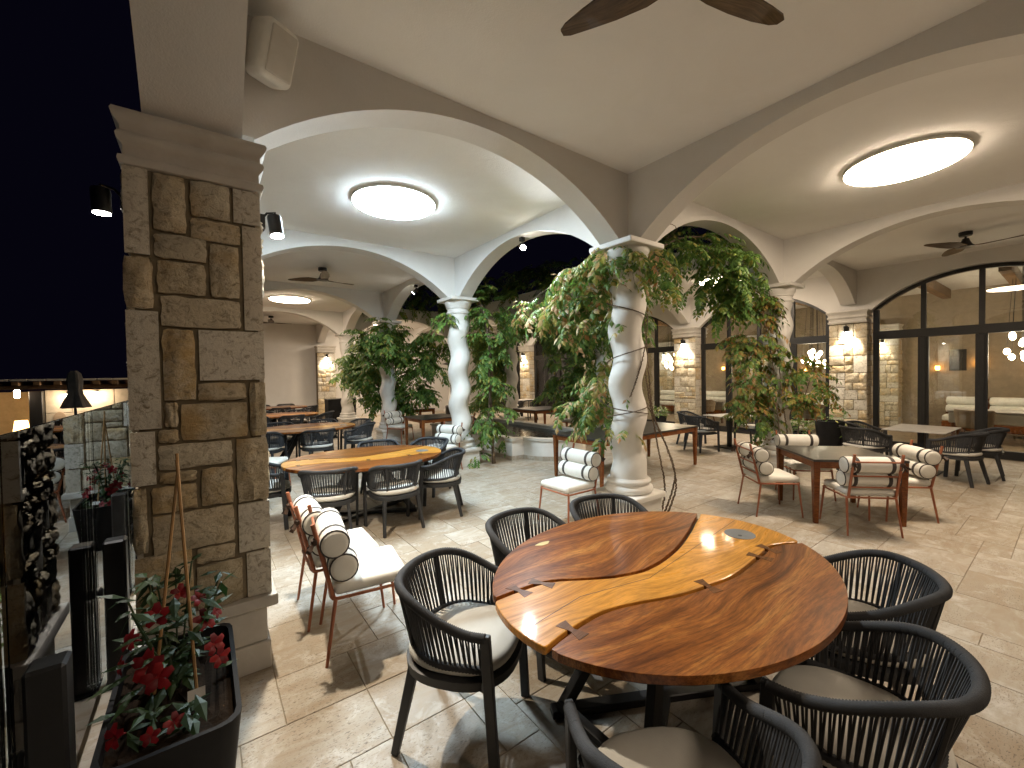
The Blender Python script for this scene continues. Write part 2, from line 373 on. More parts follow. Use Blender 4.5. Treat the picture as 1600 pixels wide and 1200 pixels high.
for k, (p, lb) in enumerate(cols):
    if k == 0: cproto = twisted_column((0, 0, 0), lb, R(200))
    else:
        c_ = copy_tree(cproto); c_.location = (*p, 0); tag(c_, lb)
    # square parts stay on the grid: the whole column is turned by quarter turns only
    (cproto if k == 0 else c_).rotation_euler.z = R(90 * ((k * 3) % 4))

# ------------------------------------------------------------------ stone pillars
def stone(mb_name, w_, h_, kind, rg):
    """one block: back at y=0, face towards -y, centred; kind 0 dressed, 1 rough, 2 bulging"""
    n = 4 if kind == 0 else 6; d = .028 if kind == 0 else .034; vs = []; fs = []; amp = .0015 if kind == 0 else .009
    rr = .004 if kind == 0 else .010
    for iz in range(n + 1):
        for ix in range(n + 1):
            u = ix / n; v = iz / n; ex = min(u, 1 - u) * 2; ez = min(v, 1 - v) * 2; edge = (ix in (0, n)) or (iz in (0, n))
            bul = (.02 if kind == 2 else .006 if kind else 0) * math.sqrt(max(0, ex * ez))
            x_ = (u - .5) * w_; z_ = (v - .5) * h_
            if kind and edge: x_ += rg.uniform(-.005, .003); z_ += rg.uniform(-.005, .003)
            if kind and ix in (0, n) and iz in (0, n): x_ *= 1 - .007 / w_; z_ *= 1 - .007 / h_
            y_ = -(d + bul + rg.uniform(-amp, amp) - (rr if edge else 0)); vs.append((x_, y_, z_))
    m = n + 1
    for iz in range(n):
        for ix in range(n): a = iz * m + ix; fs.append((a, a + 1, a + m + 1, a + m))
    ring = [i for i in range(m)] + [i * m + n for i in range(1, m)] + [n * m + i for i in range(n - 1, -1, -1)] + [i * m for i in range(n - 1, 0, -1)]
    o = len(vs); vs += [(vs[i][0], 0, vs[i][2]) for i in ring]; k = len(ring)
    fs += [(ring[i], o + i, o + (i + 1) % k, ring[(i + 1) % k]) for i in range(k)]
    me = MB().add(vs, fs).mesh('stone', 'rough_stone' if kind else 'dressed_stone', smooth=True, ang=48); return me
FRONT = [(-0.31, -0.21, 2.45, 2.90, 0), (-0.19, -0.05, 2.59, 2.895, 1), (-0.03, 0.155, 2.70, 2.895, 1), (0.17, 0.305, 2.70, 2.895, 0), (-0.03, 0.2, 2.57, 2.685, 1), (-0.19, 0.035, 2.445, 2.575, 1), (0.05, 0.19, 2.255, 2.555, 1), (0.21, 0.305, 2.07, 2.685, 0), (-0.315, -0.2, 2.165, 2.435, 2), (-0.18, 0.03, 2.255, 2.43, 1), (-0.17, 0.19, 2.075, 2.24, 1), (-0.315, -0.185, 1.52, 2.15, 0), (-0.17, -0.03, 1.67, 2.06, 1), (-0.012, 0.305, 1.775, 2.06, 0), (-0.02, 0.205, 1.66, 1.76, 1), (0.225, 0.31, 1.44, 1.76, 1), (-0.17, -0.115, 1.525, 1.655, 1), (-0.1, 0.21, 1.44, 1.645, 1), (-0.315, -0.215, 1.22, 1.505, 0), (-0.2, -0.115, 1.44, 1.51, 1), (-0.2, 0.13, 1.29, 1.425, 1), (0.15, 0.31, 1.05, 1.425, 1), (-0.2, -0.04, 1.215, 1.275, 1), (-0.02, 0.13, 1.06, 1.275, 1), (-0.235, -0.04, 1.06, 1.2, 1), (-0.315, -0.255, 0.86, 1.205, 1), (-0.235, 0.13, 0.835, 1.045, 1), (0.15, 0.31, 0.75, 1.035, 0), (-0.05, 0.13, 0.735, 0.82, 1), (-0.315, -0.07, 0.47, 0.835, 1), (-0.055, 0.165, 0.47, 0.72, 1), (0.185, 0.31, 0.47, 0.735, 0)]
def partition(x0, x1, z0, z1, rg, lim):
    w_, h_ = x1 - x0, z1 - z0
    if (w_ < lim * 1.5 and h_ < lim * 1.9) or (rg.random() < .16 and w_ < lim * 2.4 and h_ < lim * 2.4): return [(x0, x1, z0, z1)]
    q = rg.uniform(.34, .66)
    if h_ > w_ * 1.1 or (rg.random() < .3 and h_ > lim): m = z0 + h_ * q; return partition(x0, x1, z0, m, rg, lim) + partition(x0, x1, m, z1, rg, lim)
    m = x0 + w_ * q; return partition(x0, m, z0, z1, rg, lim) + partition(m, x1, z0, z1, rg, lim)
def face_stones(parent, rects, half, ang, rg, tag0='stone'):
    for x0, x1, z0, z1, k in rects:
        me = stone('stone', x1 - x0, z1 - z0, k, rg); xc = (x0 + x1) / 2; zc = (z0 + z1) / 2
        o = obj('stone', me, parent); o.rotation_euler.z = ang
        o.location = (math.cos(ang) * xc + math.sin(ang) * half, math.sin(ang) * xc - math.cos(ang) * half, zc)
def rnd_rects(half, z0, z1, rg, lim, j=.009):
    return [(a + j, b - j, c + j, d - j, 0 if rg.random() < .28 else 1) for a, b, c, d in partition(-half, half, z0, z1, rg, lim)]
def step_mould(t, z0, prof, name, mat='moulding_stone'):
    # square mouldings from a (half width, z) profile
    MB().lathe([(r * math.sqrt(2), z) for r, z in prof], 4).build(name, mat, t, smooth=True, ang=40, bevel=.0)
def stone_pillar(loc, label):
    t = thing('stone_pillar', loc, label, 'pillar'); rg = random.Random(3)
    MB().box(-.285, .285, -.285, .285, .40, 2.92).build('mortar_core', 'mortar', t)
    face_stones(t, FRONT, .28, 0, rg)
    for a in (90, 180, 270): face_stones(t, [(p, q, u, w_, k if a != 90 else (1 if rg.random() < .35 else 0)) for p, q, u, w_, k in rnd_rects(.305, .47, 2.9, rg, .17 if a == 90 else .13)], .278, R(a), rg)
    MB().box(-.30, .30, -.30, .30, 0, .17).build('base_block', 'moulding_stone', t, bevel=.006)
    MB().box(-.285, .285, -.285, .285, .172, .375).build('base_block', 'moulding_stone', t, bevel=.006)
    step_mould(t, 0, [(.288, .375), (.325, .39), (.34, .402), (.34, .455), (.335, .462), (.30, .466)], 'base_slab')
    step_mould(t, 0, [(.30, 2.90), (.318, 2.905), (.326, 2.925), (.322, 2.945), (.304, 2.955), (.303, 3.0), (.310, 3.012), (.326, 3.03), (.330, 3.05), (.322, 3.068), (.312, 3.075), (.312, 3.10), (.322, 3.115), (.340, 3.14), (.345, 3.162), (.338, 3.178), (.32, 3.182)], 'capital_moulding')
    return t
P0 = stone_pillar((XG[0], 0, 0), 'tall square pillar of mixed rough stone blocks standing behind the red flower planter')
P1 = copy_tree(P0); P1.location = (XG[0], YG[2], 0); tag(P1, 'second square stone pillar of the outer row, mirrored in the glass balustrade', 'pillar')
P2 = copy_tree(P0); P2.location = (XG[0], YG[3], 0); tag(P2, 'third square stone pillar of the outer row, beside the second oval table', 'pillar')
def wall_pier(loc, label, seed):
    t = thing('stone_pier', loc, label, 'pier'); rg = random.Random(seed)
    MB().box(-.28, .30, -.34, .34, 0, 2.9).build('mortar_core', 'mortar', t)
    for x0, x1, z0, z1, k in rnd_rects(.36, .03, 2.84, rg, .2, .006):
        o = obj('stone', stone('stone', x1 - x0, z1 - z0, k, rg), t, (-.275, -(x0 + x1) / 2, (z0 + z1) / 2), R(-90))
    for x0, x1, z0, z1, k in rnd_rects(.28, .03, 2.84, rg, .22, .006):
        o = obj('stone', stone('stone', x1 - x0, z1 - z0, k, rg), t, ((x0 + x1) / 2, -.335, (z0 + z1) / 2), 0)
    step_mould(t, 0, [(.34, 2.85), (.365, 2.86), (.37, 2.89), (.352, 2.90), (.352, 2.95), (.37, 2.965), (.382, 2.985), (.375, 3.01), (.362, 3.02), (.365, 3.06), (.385, 3.09), (.40, 3.115), (.392, 3.135), (.37, 3.14)], 'capital_moulding')
    return t
wall_pier((XG[3], 0, 0), 'lamp-lit rough stone pier between restaurant windows beside the dark pot', 4)
wall_pier((XG[3], YG[2], 0), 'lamp-lit stone pier behind the two pale square tables and flowering pot', 9)
wall_pier((XG[3], YG[3], 0), 'stone pier of the facade hidden behind hanging courtyard vines', 14)
wall_pier((XG[3], YG[4], 0), 'lamp-lit stone pier seen across the fountain beside the glass doors', 21)
wp = wall_pier((.16, 16.25, 0), 'lamp-lit stone pier against the plain end wall', 27); wp.rotation_euler.z = R(90)

# ------------------------------------------------------------------ restaurant windows
def window(j, label):
    a, b = YG[j] + .40, YG[j + 1] - .40; x = XG[3]; m = (a + b) / 2; c = (b - a) / 2; rise = 3.80 - 3.12; rad = (c * c + rise * rise) / (2 * rise)
    za = lambda u: 3.80 - rad + math.sqrt(max(0, rad * rad - (u - m) ** 2)) - .004
    t = thing('arched_window', (x, m, 0), label, 'window')
    def P(mb): mb.v = [(p[0] - x, p[1] - m, p[2]) for p in mb.v]; return mb
    mbf = MB(); us = [a + .003 + (b - a - .006) * q / 28 for q in range(29)]
    vs = []
    for u in us:
        z = za(u); zi = za(min(max(u, a + .07), b - .07)) - .075
        vs += [(x - .05, u, z), (x + .05, u, z), (x + .05, u, zi), (x - .05, u, zi)]
    fs = []
    for i in range(28):
        for k in range(4): fs.append((4 * i + k, 4 * i + (k + 1) % 4, 4 * i + 4 + (k + 1) % 4, 4 * i + 4 + k))
    P(mbf.add(vs, fs + [(0, 1, 2, 3), (112, 115, 114, 113)])).build('arched_head', 'window_steel', t)
    pw = (b - a) / 4
    for k in range(5):
        u = a + pw * k; u0, u1 = (u, u + .11) if k == 0 else (u - .11, u) if k == 4 else (u - .045, u + .045)
        P(MB().box(x - .045, x + .045, u0 + .004, u1 - .004, .1, za((u0 + u1) / 2) - .05)).build('mullion', 'window_steel', t, bevel=.004)
        if k in (1, 2, 3): P(MB().box(x - .035, x + .035, u - .085, u + .085, .16, 2.45)).build('door_stile', 'window_steel', t, bevel=.004)
    P(MB().box(x - .06, x + .06, a + .003, b - .003, 2.45, 2.63)).build('transom', 'window_steel', t, bevel=.005)
    P(MB().box(x - .055, x + .055, a + .003, b - .003, .0, .16)).build('threshold', 'window_steel', t, bevel=.005)
    for k in range(4):
        u0, u1 = a + pw * k + .02, a + pw * (k + 1) - .02
        P(MB().box(x - .004, x + .004, u0, u1, .12, 2.47)).build('pane', 'clear_glass', t)
        n = 6; up = [(u0 + (u1 - u0) * q / n) for q in range(n + 1)]
        vs = [(x + s_, u, z) for s_ in (-.004, .004) for u, z in [(u0, 2.6)] + [(u, za(u) - .03) for u in up] + [(u1, 2.6)]]
        k_ = n + 3
        P(MB().add(vs, [tuple(range(k_)), tuple(range(2 * k_ - 1, k_ - 1, -1))] + [(i, (i + 1) % k_, k_ + (i + 1) % k_, k_ + i) for i in range(k_)])).build('pane', 'clear_glass', t)
    return t
for j, lb in enumerate(('black steel arched window behind the pale rectangular table and sofas', 'black steel arched window behind the pale square table and rusty vine', 'black steel arched glass doors behind the twisted column and vine trunk', 'black steel arched glass doors seen across the fountain', 'black steel arched window at the end of the inner arcade')): window(j, lb)

# restaurant interior behind the glass
XB = 13.2
st('room_floor', MB().box(8.45, XB + .2, -5, 16.3, -.2, .0), 'room_floor'); st('room_wall', MB().box(XB, XB + .2, -6, 16.3, -.2, 4.2), 'room_wall')
st('room_wall', MB().box(8.5, XB, -6.2, -6, -.2, 4.2), 'room_wall'); st('room_wall', MB().box(8.5, XB, 16.3, 16.5, -.2, 4.2), 'room_wall'); st('room_ceiling', MB().box(8.48, XB + .2, -6.2, 16.3, 4.0, 4.2), 'plaster')
for k in range(15):
    o = MB().box(-1.9, 1.9, -.09, .09, 3.74, 3.995).build('ceiling_beam', 'beam_wood', None, bevel=.01); o.location = (11.0, -5 + k * 1.35, 0)
    tag(o, 'dark timber ceiling beam inside the restaurant', 'beam', 'ceiling beams inside the restaurant')
for k, y in enumerate((-3.3, 0.4, 4.0, 8.0, 12.0)):
    p = wall_pier((XB - .1, y, 0), 'stone pier on the back wall inside the restaurant', 40 + k); tag(p, group='stone piers on the restaurant back wall')
    g = thing('wall_lamp', (XB - .5, y, 2.55), 'small spot lamp above a stone pier inside the restaurant', 'lamp', 'spot lamps inside the restaurant')
    MB().lathe([(.03, .02), (.045, .06), (.045, .16), (.02, .18)], 12).build('lamp_body', 'black_metal', g, smooth=True)
    MB().bar((0, 0, .1), (.16, 0, .1), .02, .02).build('bracket', 'black_metal', g)
    MB().lathe([(.038, .0), (.04, .015)], 12).build('bulb', 'spot_glow', g)
    L = lamp('lamp_light', 'SPOT', (0, 0, -.02), 22, WARM, g, spot_size=R(95), spot_blend=.8, shadow_soft_size=.04); aim(L, (.35, 0, -1))
for k, y in enumerate((-2.6, -1.55, -.75, 1.5, 2.6, 5.5, 7.0, 10)):
    g = thing('candle_sconce', (XB - .03, y, 1.72 + .12 * (k % 2)), 'small amber candle sconce on the restaurant back wall', 'sconce', 'amber sconces in the restaurant')
    MB().lathe([(.03, 0), (.06, .01), (.06, .025)], 12, (-.07, 0, -.03)).build('tray', 'black_metal', g); MB().bar((-.07, 0, -.02), (.03, 0, -.02), .02, .02).build('bracket', 'black_metal', g)
    MB().lathe([(.035, 0), (.05, .04), (.05, .1), (.045, .12)], 12, (-.07, 0, 0)).build('candle_glass', 'candle_glow', g, smooth=True)
def chandelier(loc, label):
    g = thing('chandelier', loc, label, 'chandelier'); rg = random.Random(int(abs(loc[1]) * 10))
    for k in range(15):
        a = rg.uniform(0, 6.28); r = rg.uniform(.05, .36); z = rg.uniform(-.28, .28); x, y = r * math.cos(a), r * math.sin(a)
        MB().tube([(x, y, z + .09), (x * .6, y * .6, 4.0 - loc[2])], .004, 4).build('cord', 'black_metal', g)
        MB().lathe([(.015, -.07), (.04, -.05), (.055, 0), (.04, .05), (.015, .07)], 10, (x, y, z)).build('globe', 'bulb_glow', g, smooth=True)
    lamp('chandelier_light', 'POINT', (0, 0, -.4), 12, WARM, g, shadow_soft_size=.25)
chandelier((10.5, -2.45, 2.2), 'globe chandelier glowing behind the window of the pale rectangular table'); chandelier((10.5, 1.45, 2.12), 'globe chandelier glowing behind the rusty vine column')
chandelier((10.6, 6.2, 2.2), 'globe chandelier glowing deep inside the restaurant'); chandelier((10.6, 10.6, 2.2), 'globe chandelier behind the glass doors across the fountain')
def sofa(loc, label, ln):
    g = thing('banquette_sofa', loc, label, 'sofa')
    MB().box(-.3, .35, -ln / 2, ln / 2, .12, .36).build('base', 'iroko', g, bevel=.02)
    n = max(2, int(ln / .8))
    for k in range(n):
        a, b = -ln / 2 + ln * k / n + .01, -ln / 2 + ln * (k + 1) / n - .01
        MB().box(-.32, .22, a, b, .36, .52).build('seat_cushion', 'white_canvas', g, bevel=.05, seg=3, smooth=True)
        MB().lathe([(.02, a), (.1, a + .02), (.115, a + .06), (.115, b - .06), (.1, b - .02), (.02, b)], 14, (.24, 0, .66), axis='y').build('bolster', 'white_canvas', g, smooth=True)
        MB().lathe([(.02, a), (.1, a + .02), (.115, a + .06), (.115, b - .06), (.1, b - .02), (.02, b)], 14, (.28, 0, .88), axis='y').build('bolster', 'white_canvas', g, smooth=True)
    MB().box(.34, .40, -ln / 2, ln / 2, .1, .95).build('back_board', 'iroko', g, bevel=.01)
sofa((12.2, -2.6, 0), 'white bolster sofa along the back wall behind the arched window', 3.2); sofa((12.2, 1.9, 0), 'short white bolster sofa behind the rusty vine column', 1.8); sofa((12.2, 6.5, 0), 'white bolster sofa deep inside the restaurant', 3)
def cloth_table(loc, label, lx, ly):
    g = thing('dining_table', loc, label, 'table')
    MB().box(-lx / 2, lx / 2, -ly / 2, ly / 2, .7, .755).build('tabletop', 'pale_top', g, bevel=.01)
    MB().box(-lx / 2 + .02, lx / 2 - .02, -ly / 2 + .02, ly / 2 - .02, .45, .70).build('cloth_skirt', 'seat_fabric', g, bevel=.02)
    for sx in (-1, 1):
        for sy in (-1, 1): MB().box(sx * (lx / 2 - .1) - .03, sx * (lx / 2 - .1) + .03, sy * (ly / 2 - .1) - .03, sy * (ly / 2 - .1) + .03, 0, .45).build('leg', 'iroko', g)
cloth_table((10.9, -2.6, 0), 'long white clothed table inside the restaurant window', .9, 2.6); cloth_table((10.6, 4.9, 0), 'clothed table inside behind the vine trunk', .9, 1.8); cloth_table((10.4, 1.6, 0), 'small dark-legged table inside behind the rusty vine', .8, 1.0)
def tub_chair(loc, rz, lb):
    g = thing('tub_chair', loc, lb, 'chair', 'tan tub chairs inside the restaurant', rz)
    MB().lathe([(.22, .40), (.27, .41), (.28, .45), (.26, .49), (.1, .5)], 20).build('seat', 'tan_cloth', g, smooth=True)
    pts = [(.29 * math.sin(R(q)), -.29 * math.cos(R(q))) for q in range(-110, 111, 20)]; vs = []
    for x, y in pts: h = .82 - .16 * max(0, y / .29 + .3); vs += [(x, y, .42), (x * 1.12, y * 1.12, h), (x * .9, y * .9, h), (x * .86, y * .86, .42)]
    n = len(pts); MB().add(vs, [(4 * i + k, 4 * i + (k + 1) % 4, 4 * i + 4 + (k + 1) % 4, 4 * i + 4 + k) for i in range(n - 1) for k in range(4)] + [(0, 1, 2, 3), (4 * n - 1, 4 * n - 2, 4 * n - 3, 4 * n - 4)]).build('back_shell', 'tan_cloth', g, smooth=True)
    for sx in (-1, 1):
        for sy in (-1, 1): MB().bar((sx * .15, sy * .15, .42), (sx * .22, sy * .22, 0), .035, .035, w2=(.02, .02)).build('leg', 'iroko', g)
for p in ((9.8, 1.3, -90), (9.75, 2.0, -90), (10.0, -1.8, -90), (10.0, -2.9, -90), (10.1, .8, -20), (9.9, 4.5, -90), (9.9, 5.3, -90)): tub_chair((p[0], p[1], 0), R(p[2]), 'tan upholstered tub chair inside the restaurant')
o = MB().box(-.02, .02, -.17, .17, -.3, .3).build('wall_picture', 'dark_print', None, bevel=.004); o.location = (XB - .03, -1.15, 2.0); tag(o, 'dark framed panel on the restaurant back wall', 'picture')
o = MB().box(-.03, .03, -.5, .5, 0, 2.2).build('display_panel', 'blue_panel', None, bevel=.01); o.location = (11.2, 11.4, .0); tag(o, 'tall bright blue panel behind the glass doors across the fountain', 'panel')

# ------------------------------------------------------------------ ceiling lights, fans, spots
def ceiling_disc(x, y, mat, label):
    g = thing('ceiling_light', (x, y, CEIL), label, 'ceiling light')
    MB().lathe([(.30, -.001), (.518, -.002), (.522, -.010), (.522, -.038), (.518, -.041), (.513, -.040)], 48).build('rim', 'speaker_white', g, smooth=True, ang=50)
    MB().lathe([(.513, -.036), (.512, -.048), (.495, -.060), (.42, -.068), (.2, -.073), (.01, -.074)], 48).build('diffuser', mat, g, smooth=True)
mid = lambda g, i: (g[i] + g[i + 1]) / 2
for i, j, m_, lb in ((0, 1, 'disc_cool', 'round cool white ceiling light in the vault beyond the stone pillar'), (1, 0, 'disc_warm', 'round warm ceiling light above the square black-topped table'),
                  (0, 3, 'disc_warm', 'round warm ceiling light two vaults beyond the cool one'), (2, 1, 'disc_warm', 'round ceiling light in the inner arcade by the windows'),
                  (2, 3, 'disc_warm', 'round ceiling light in the inner arcade across the fountain'), (1, 4, 'disc_warm', 'round ceiling light above the end gallery')):
    ceiling_disc(mid(XG, i), mid(YG, j), m_, lb)
ceiling_disc(mid(XG, 0), (YP + YG[0]) / 2, 'disc_dimmed', 'round warm ceiling light of the next vault past the fan bay, away from the courtyard')
def fan():
    g = thing('ceiling_fan', (0, 0, CEIL), 'x', 'fan')
    MB().lathe([(.02, -.075), (.075, -.07), (.085, -.05), (.085, -.001)], 20).build('canopy', 'black_metal', g, smooth=True)
    MB().tube([(0, 0, -.06), (0, 0, -.12)], .016, 10).build('rod', 'black_metal', g, smooth=True)
    MB().lathe([(.02, -.262), (.12, -.255), (.115, -.24), (.08, -.21), (.055, -.16), (.04, -.11), (.015, -.108)], 24).build('motor', 'black_metal', g, smooth=True)
    st_ = [(.05, .05, 0), (.12, .072, .12), (.25, .088, .22), (.42, .082, .2), (.58, .064, .12), (.70, .042, .06), (.74, .02, .04)]
    for k in range(3):
        vs = []
        for r, hw, tw in st_:
            for sgn in (-1, 1):
                for th in (.006, -.006): vs.append((r, sgn * hw - .25 * r * r * .4 + .03, -.245 + sgn * hw * tw * 1.1 + th + .03 * r))
        n = len(st_); fs = []
        for i in range(n - 1): fs += [(4 * i + a, 4 * i + b, 4 * i + 4 + b, 4 * i + 4 + a) for a, b in ((0, 2), (2, 3), (3, 1), (1, 0))]
        fs += [(0, 1, 3, 2), (4 * n - 4, 4 * n - 2, 4 * n - 1, 4 * n - 3)]
        o = MB().add(vs, fs).build('blade', 'fan_wood', g, smooth=True, ang=50); o.rotation_euler.z = R(120 * k)
    return g
fp = fan(); fu = []
for i, j, a, lb in ((0, 0, 113, 'three-blade wooden ceiling fan above the glossy oval table'), (0, 2, 262, 'three-blade wooden ceiling fan beyond the cool white ceiling light'), (0, 4, 20, 'three-blade ceiling fan by the plain end wall'),
                    (2, 0, 150, 'three-blade dark ceiling fan in front of the large arched window'), (2, 2, 60, 'three-blade ceiling fan in the inner arcade behind the vines')):
    place(fp, (mid(XG, i), mid(YG, j), CEIL), R(a), lb, fu)
def spot_lamp(loc, arm, d, label, e, size=75, c=SPOTC):
    g = thing('spot_lamp', loc, label, 'lamp'); d = Vector(d).normalized(); q = Vector((0, 0, -1)).rotation_difference(d).to_matrix().to_4x4()
    MB().tube([Vector(arm), Vector(arm) * .5 + Vector((0, 0, .07)), (0, 0, .085), d * -.02], .008, 6).build('arm', 'black_metal', g, smooth=True)
    MB().lathe([(.025, .07), (.042, .062), (.045, .05), (.045, -.075), (.040, -.078)], 16).xf(q).build('lamp_body', 'black_metal', g, smooth=True)
    MB().lathe([(.005, -.070), (.038, -.071), (.041, -.084), (.005, -.086)], 16).xf(q).build('lens', 'spot_glow', g)
    mb = MB().box(-.035, .035, -.035, .035, -.05, .05); mb.v = [tuple(Vector(p) + Vector(arm)) for p in mb.v]; mb.build('mount_plate', 'black_metal', g, bevel=.004)
    L = lamp('lamp_light', 'SPOT', d * .10, e, c, g, spot_size=R(size), spot_blend=.5, shadow_soft_size=.035); aim(L, d)
spot_lamp((-3.69, .12, 2.86), (-.10, 0, 0), (.10, -.14, -1), 'black spot lamp bracketed to the inner side of the stone pillar', 105, 118)
spot_lamp((-4.58, .14, 2.84), (.12, 0, 0), (.02, .04, -1), 'black spot lamp on the outer side of the stone pillar over the balustrade', 60, 72, (1, .95, .9))
spot_lamp((-.02, 2.0, 3.80), (.0, 0, .13), (-.38, -.85, -.5), 'bright spot lamp under the arch beside the yellowing vine', 85, 95, (.92, .96, 1))
spot_lamp((-.02, 6.1, 3.80), (.0, 0, .13), (-.6, .5, -.7), 'spot lamp under the arch above the dark vine bush', 26, 80, (.95, .97, 1))
spot_lamp((3.4, 2.2, 4.28), (.75, 0, .0), (.0, .9, -.9), 'spot lamp over the courtyard table', 80, 105)
for p, arm, d, lb in (((XG[3] - .42, .0, 2.72), (.13, 0, 0), (.28, 0, -1), 'small black wall lamp washing the pier beside the dark pot'), ((XG[3] - .42, YG[2], 2.72), (.13, 0, 0), (.28, 0, -1), 'small black wall lamp washing the pier behind the pale square table'),
                  ((XG[3] - .42, YG[4], 2.72), (.13, 0, 0), (.28, 0, -1), 'small black wall lamp washing the pier across the fountain'), ((.16, 15.83, 2.72), (0, .13, 0), (0, .28, -1), 'small black wall lamp washing the pier on the end wall')):
    spot_lamp(p, arm, d, lb, 62, 105)
g = thing('loudspeaker', (-3.74, -.27, 3.78), 'white rounded loudspeaker bracketed high on the arch wall', 'speaker', None, R(28))
MB().box(-.11, .11, -.11, .09, -.165, .165).build('cabinet', 'speaker_white', g, bevel=.05, seg=5, smooth=True, ang=60)
MB().box(-.08, .08, -.118, -.10, -.13, .13).build('grille', 'moulding_stone', g, bevel=.03, seg=3, smooth=True, ang=60)
MB().bar((0, .06, 0), (0, .17, 0), .05, .08).build('bracket', 'speaker_white', g)
g.rotation_euler = (R(20), 0, R(27))

# ------------------------------------------------------------------ oval timber tables
EA, EB = .985, .765
UP = [(-1.05, .262), (-.95, .255), (-.77, .25), (-.61, .225), (-.47, .14), (-.33, .06), (-.14, .01), (.16, .045), (.47, .14), (.83, .275), (1.05, .36)]
LO = [(-1.05, -.17), (-1.0, -.16), (-.83, -.13), (-.62, -.12), (-.46, -.16), (-.24, -.24), (-.04, -.28), (.15, -.305), (.52, -.28), (.70, -.265), (.85, -.33), (1.05, -.40)]
def interp(P, u):
    u = max(P[0][0], min(P[-1][0], u))
    for i, ((a, b), (c, d)) in enumerate(zip(P, P[1:])):
        if u <= c:
            p0 = P[max(i - 1, 0)][1]; p3 = P[min(i + 2, len(P) - 1)][1]; q = (u - a) / (c - a)
            return .5 * (2 * b + (d - p0) * q + (2 * p0 - 5 * b + 4 * d - p3) * q * q + (3 * b - p0 - 3 * d + p3) * q ** 3)
def ell(u): return EB * math.sqrt(max(0, 1 - (u / EA) ** 2))
def slab(lo, hi, n=72):
    us = [-EA * math.cos(math.pi * q / n) for q in range(n + 1)]
    pts = [(u, max(lo(u), -ell(u)), min(hi(u), ell(u))) for u in us]; pts = [p for p in pts if p[2] - p[1] > .001]
    return [(u, a) for u, a, b in pts] + [(u, b) for u, a, b in reversed(pts)]
def oval_table():
    g = thing('oval_table', (0, 0, 0), 'x', 'table'); Z0, Z1 = .716, .75; gp = .0115
    for lo, hi, m_ in ((lambda u: interp(UP, u) + gp, lambda u: 9, 'walnut'), (lambda u: interp(LO, u) + gp, lambda u: interp(UP, u) - gp, 'oak'), (lambda u: -9, lambda u: interp(LO, u) - gp, 'walnut')):
        MB().prism(slab(lo, hi), Z0, Z1).build('tabletop_slab', m_, g, bevel=.0045, seg=2, smooth=True, ang=19)
    MB().prism([(EA * .985 * math.cos(R(q * 6)), EB * .985 * math.sin(R(q * 6))) for q in range(60)], .705, .7155).build('underlay', 'dark_print', g)
    for x, y, a in ((-.66, .235, 120), (-.79, .25, 100), (-.81, -.128, 95), (-.05, -.278, 75), (.48, -.285, 100), (.63, -.27, 80)):
        L_, W, n_ = .062, .030, .012; a = R(a)
        poly = [(-L_, -W), (0, -n_), (L_, -W), (L_, W), (0, n_), (-L_, W)]
        MB().prism([(x + p * math.cos(a) - q * math.sin(a), y + p * math.sin(a) + q * math.cos(a)) for p, q in poly], .735, .7513).build('butterfly_key', 'key_wood', g)
    MB().lathe([(.088, .745), (.088, .7518), (.082, .7528), (.01, .7528)], 32, (.73, -.06, 0)).build('socket_cover', 'grey_disc', g, smooth=True)
    MB().lathe([(.012, .752), (.012, .7536)], 12, (.70, -.075, 0)).build('finger_hole', 'dark_print', g)
    MB().prism([(-.34 + .052 * math.cos(a) * (1 + .2 * math.sin(3 * a)), .60 + .02 * math.sin(a)) for a in [R(q * 20) for q in range(18)]], .745, .7512).build('inlay_patch', 'bronze_patch', g)
    MB().prism([(-.93, -.012), (-.60, .03), (-.2, -.0585), (.95, .0785), (.95, .0815), (-.2, -.0555), (-.60, .033), (-.93, -.009)], .74, .7504).build('board_joint', 'dark_print', g)
    # steel trestle: floor cross, splayed legs, top plate
    for sx in (-1, 1):
        for sy in (-1, 1): MB().bar((sx * .50, sy * .26, .04), (sx * .13, sy * .08, .695), .075, .045, (0, 1, 0)).build('leg', 'black_metal', g, bevel=.004)
    for sy in (-1, 1): MB().bar((-.56 * 1, sy * -.29, .021), (.56, sy * .29, .021 if sy > 0 else .0215), .07, .04).build('floor_bar', 'black_metal', g, bevel=.004)
    for sx in (-1, 1): MB().bar((sx * .52, -.27, .06), (sx * .52, .27, .06), .05, .04).build('foot_stretcher', 'black_metal', g, bevel=.004)
    MB().box(-.42, .42, -.24, .24, .69, .704).build('top_plate', 'black_metal', g)
    return g
ot = oval_table(); ou = []
place(ot, (-2.15, -1.92, 0), 0, 'glossy two-tone oval wood table with grey disc under the near ceiling fan', ou)
place(ot, (-2.43, 2.27, 0), R(-4), 'two-tone oval wood table under the cool white ceiling light', ou)
place(ot, (-2.40, 6.40, 0), R(2), 'oval wood table beside the dark vine bush column', ou)
place(ot, (-2.35, 10.3, 0), R(-3), 'oval wood table under the far round ceiling light', ou)
place(ot, (-2.0, 13.9, 0), 0, 'oval wood table against the plain end wall', ou)

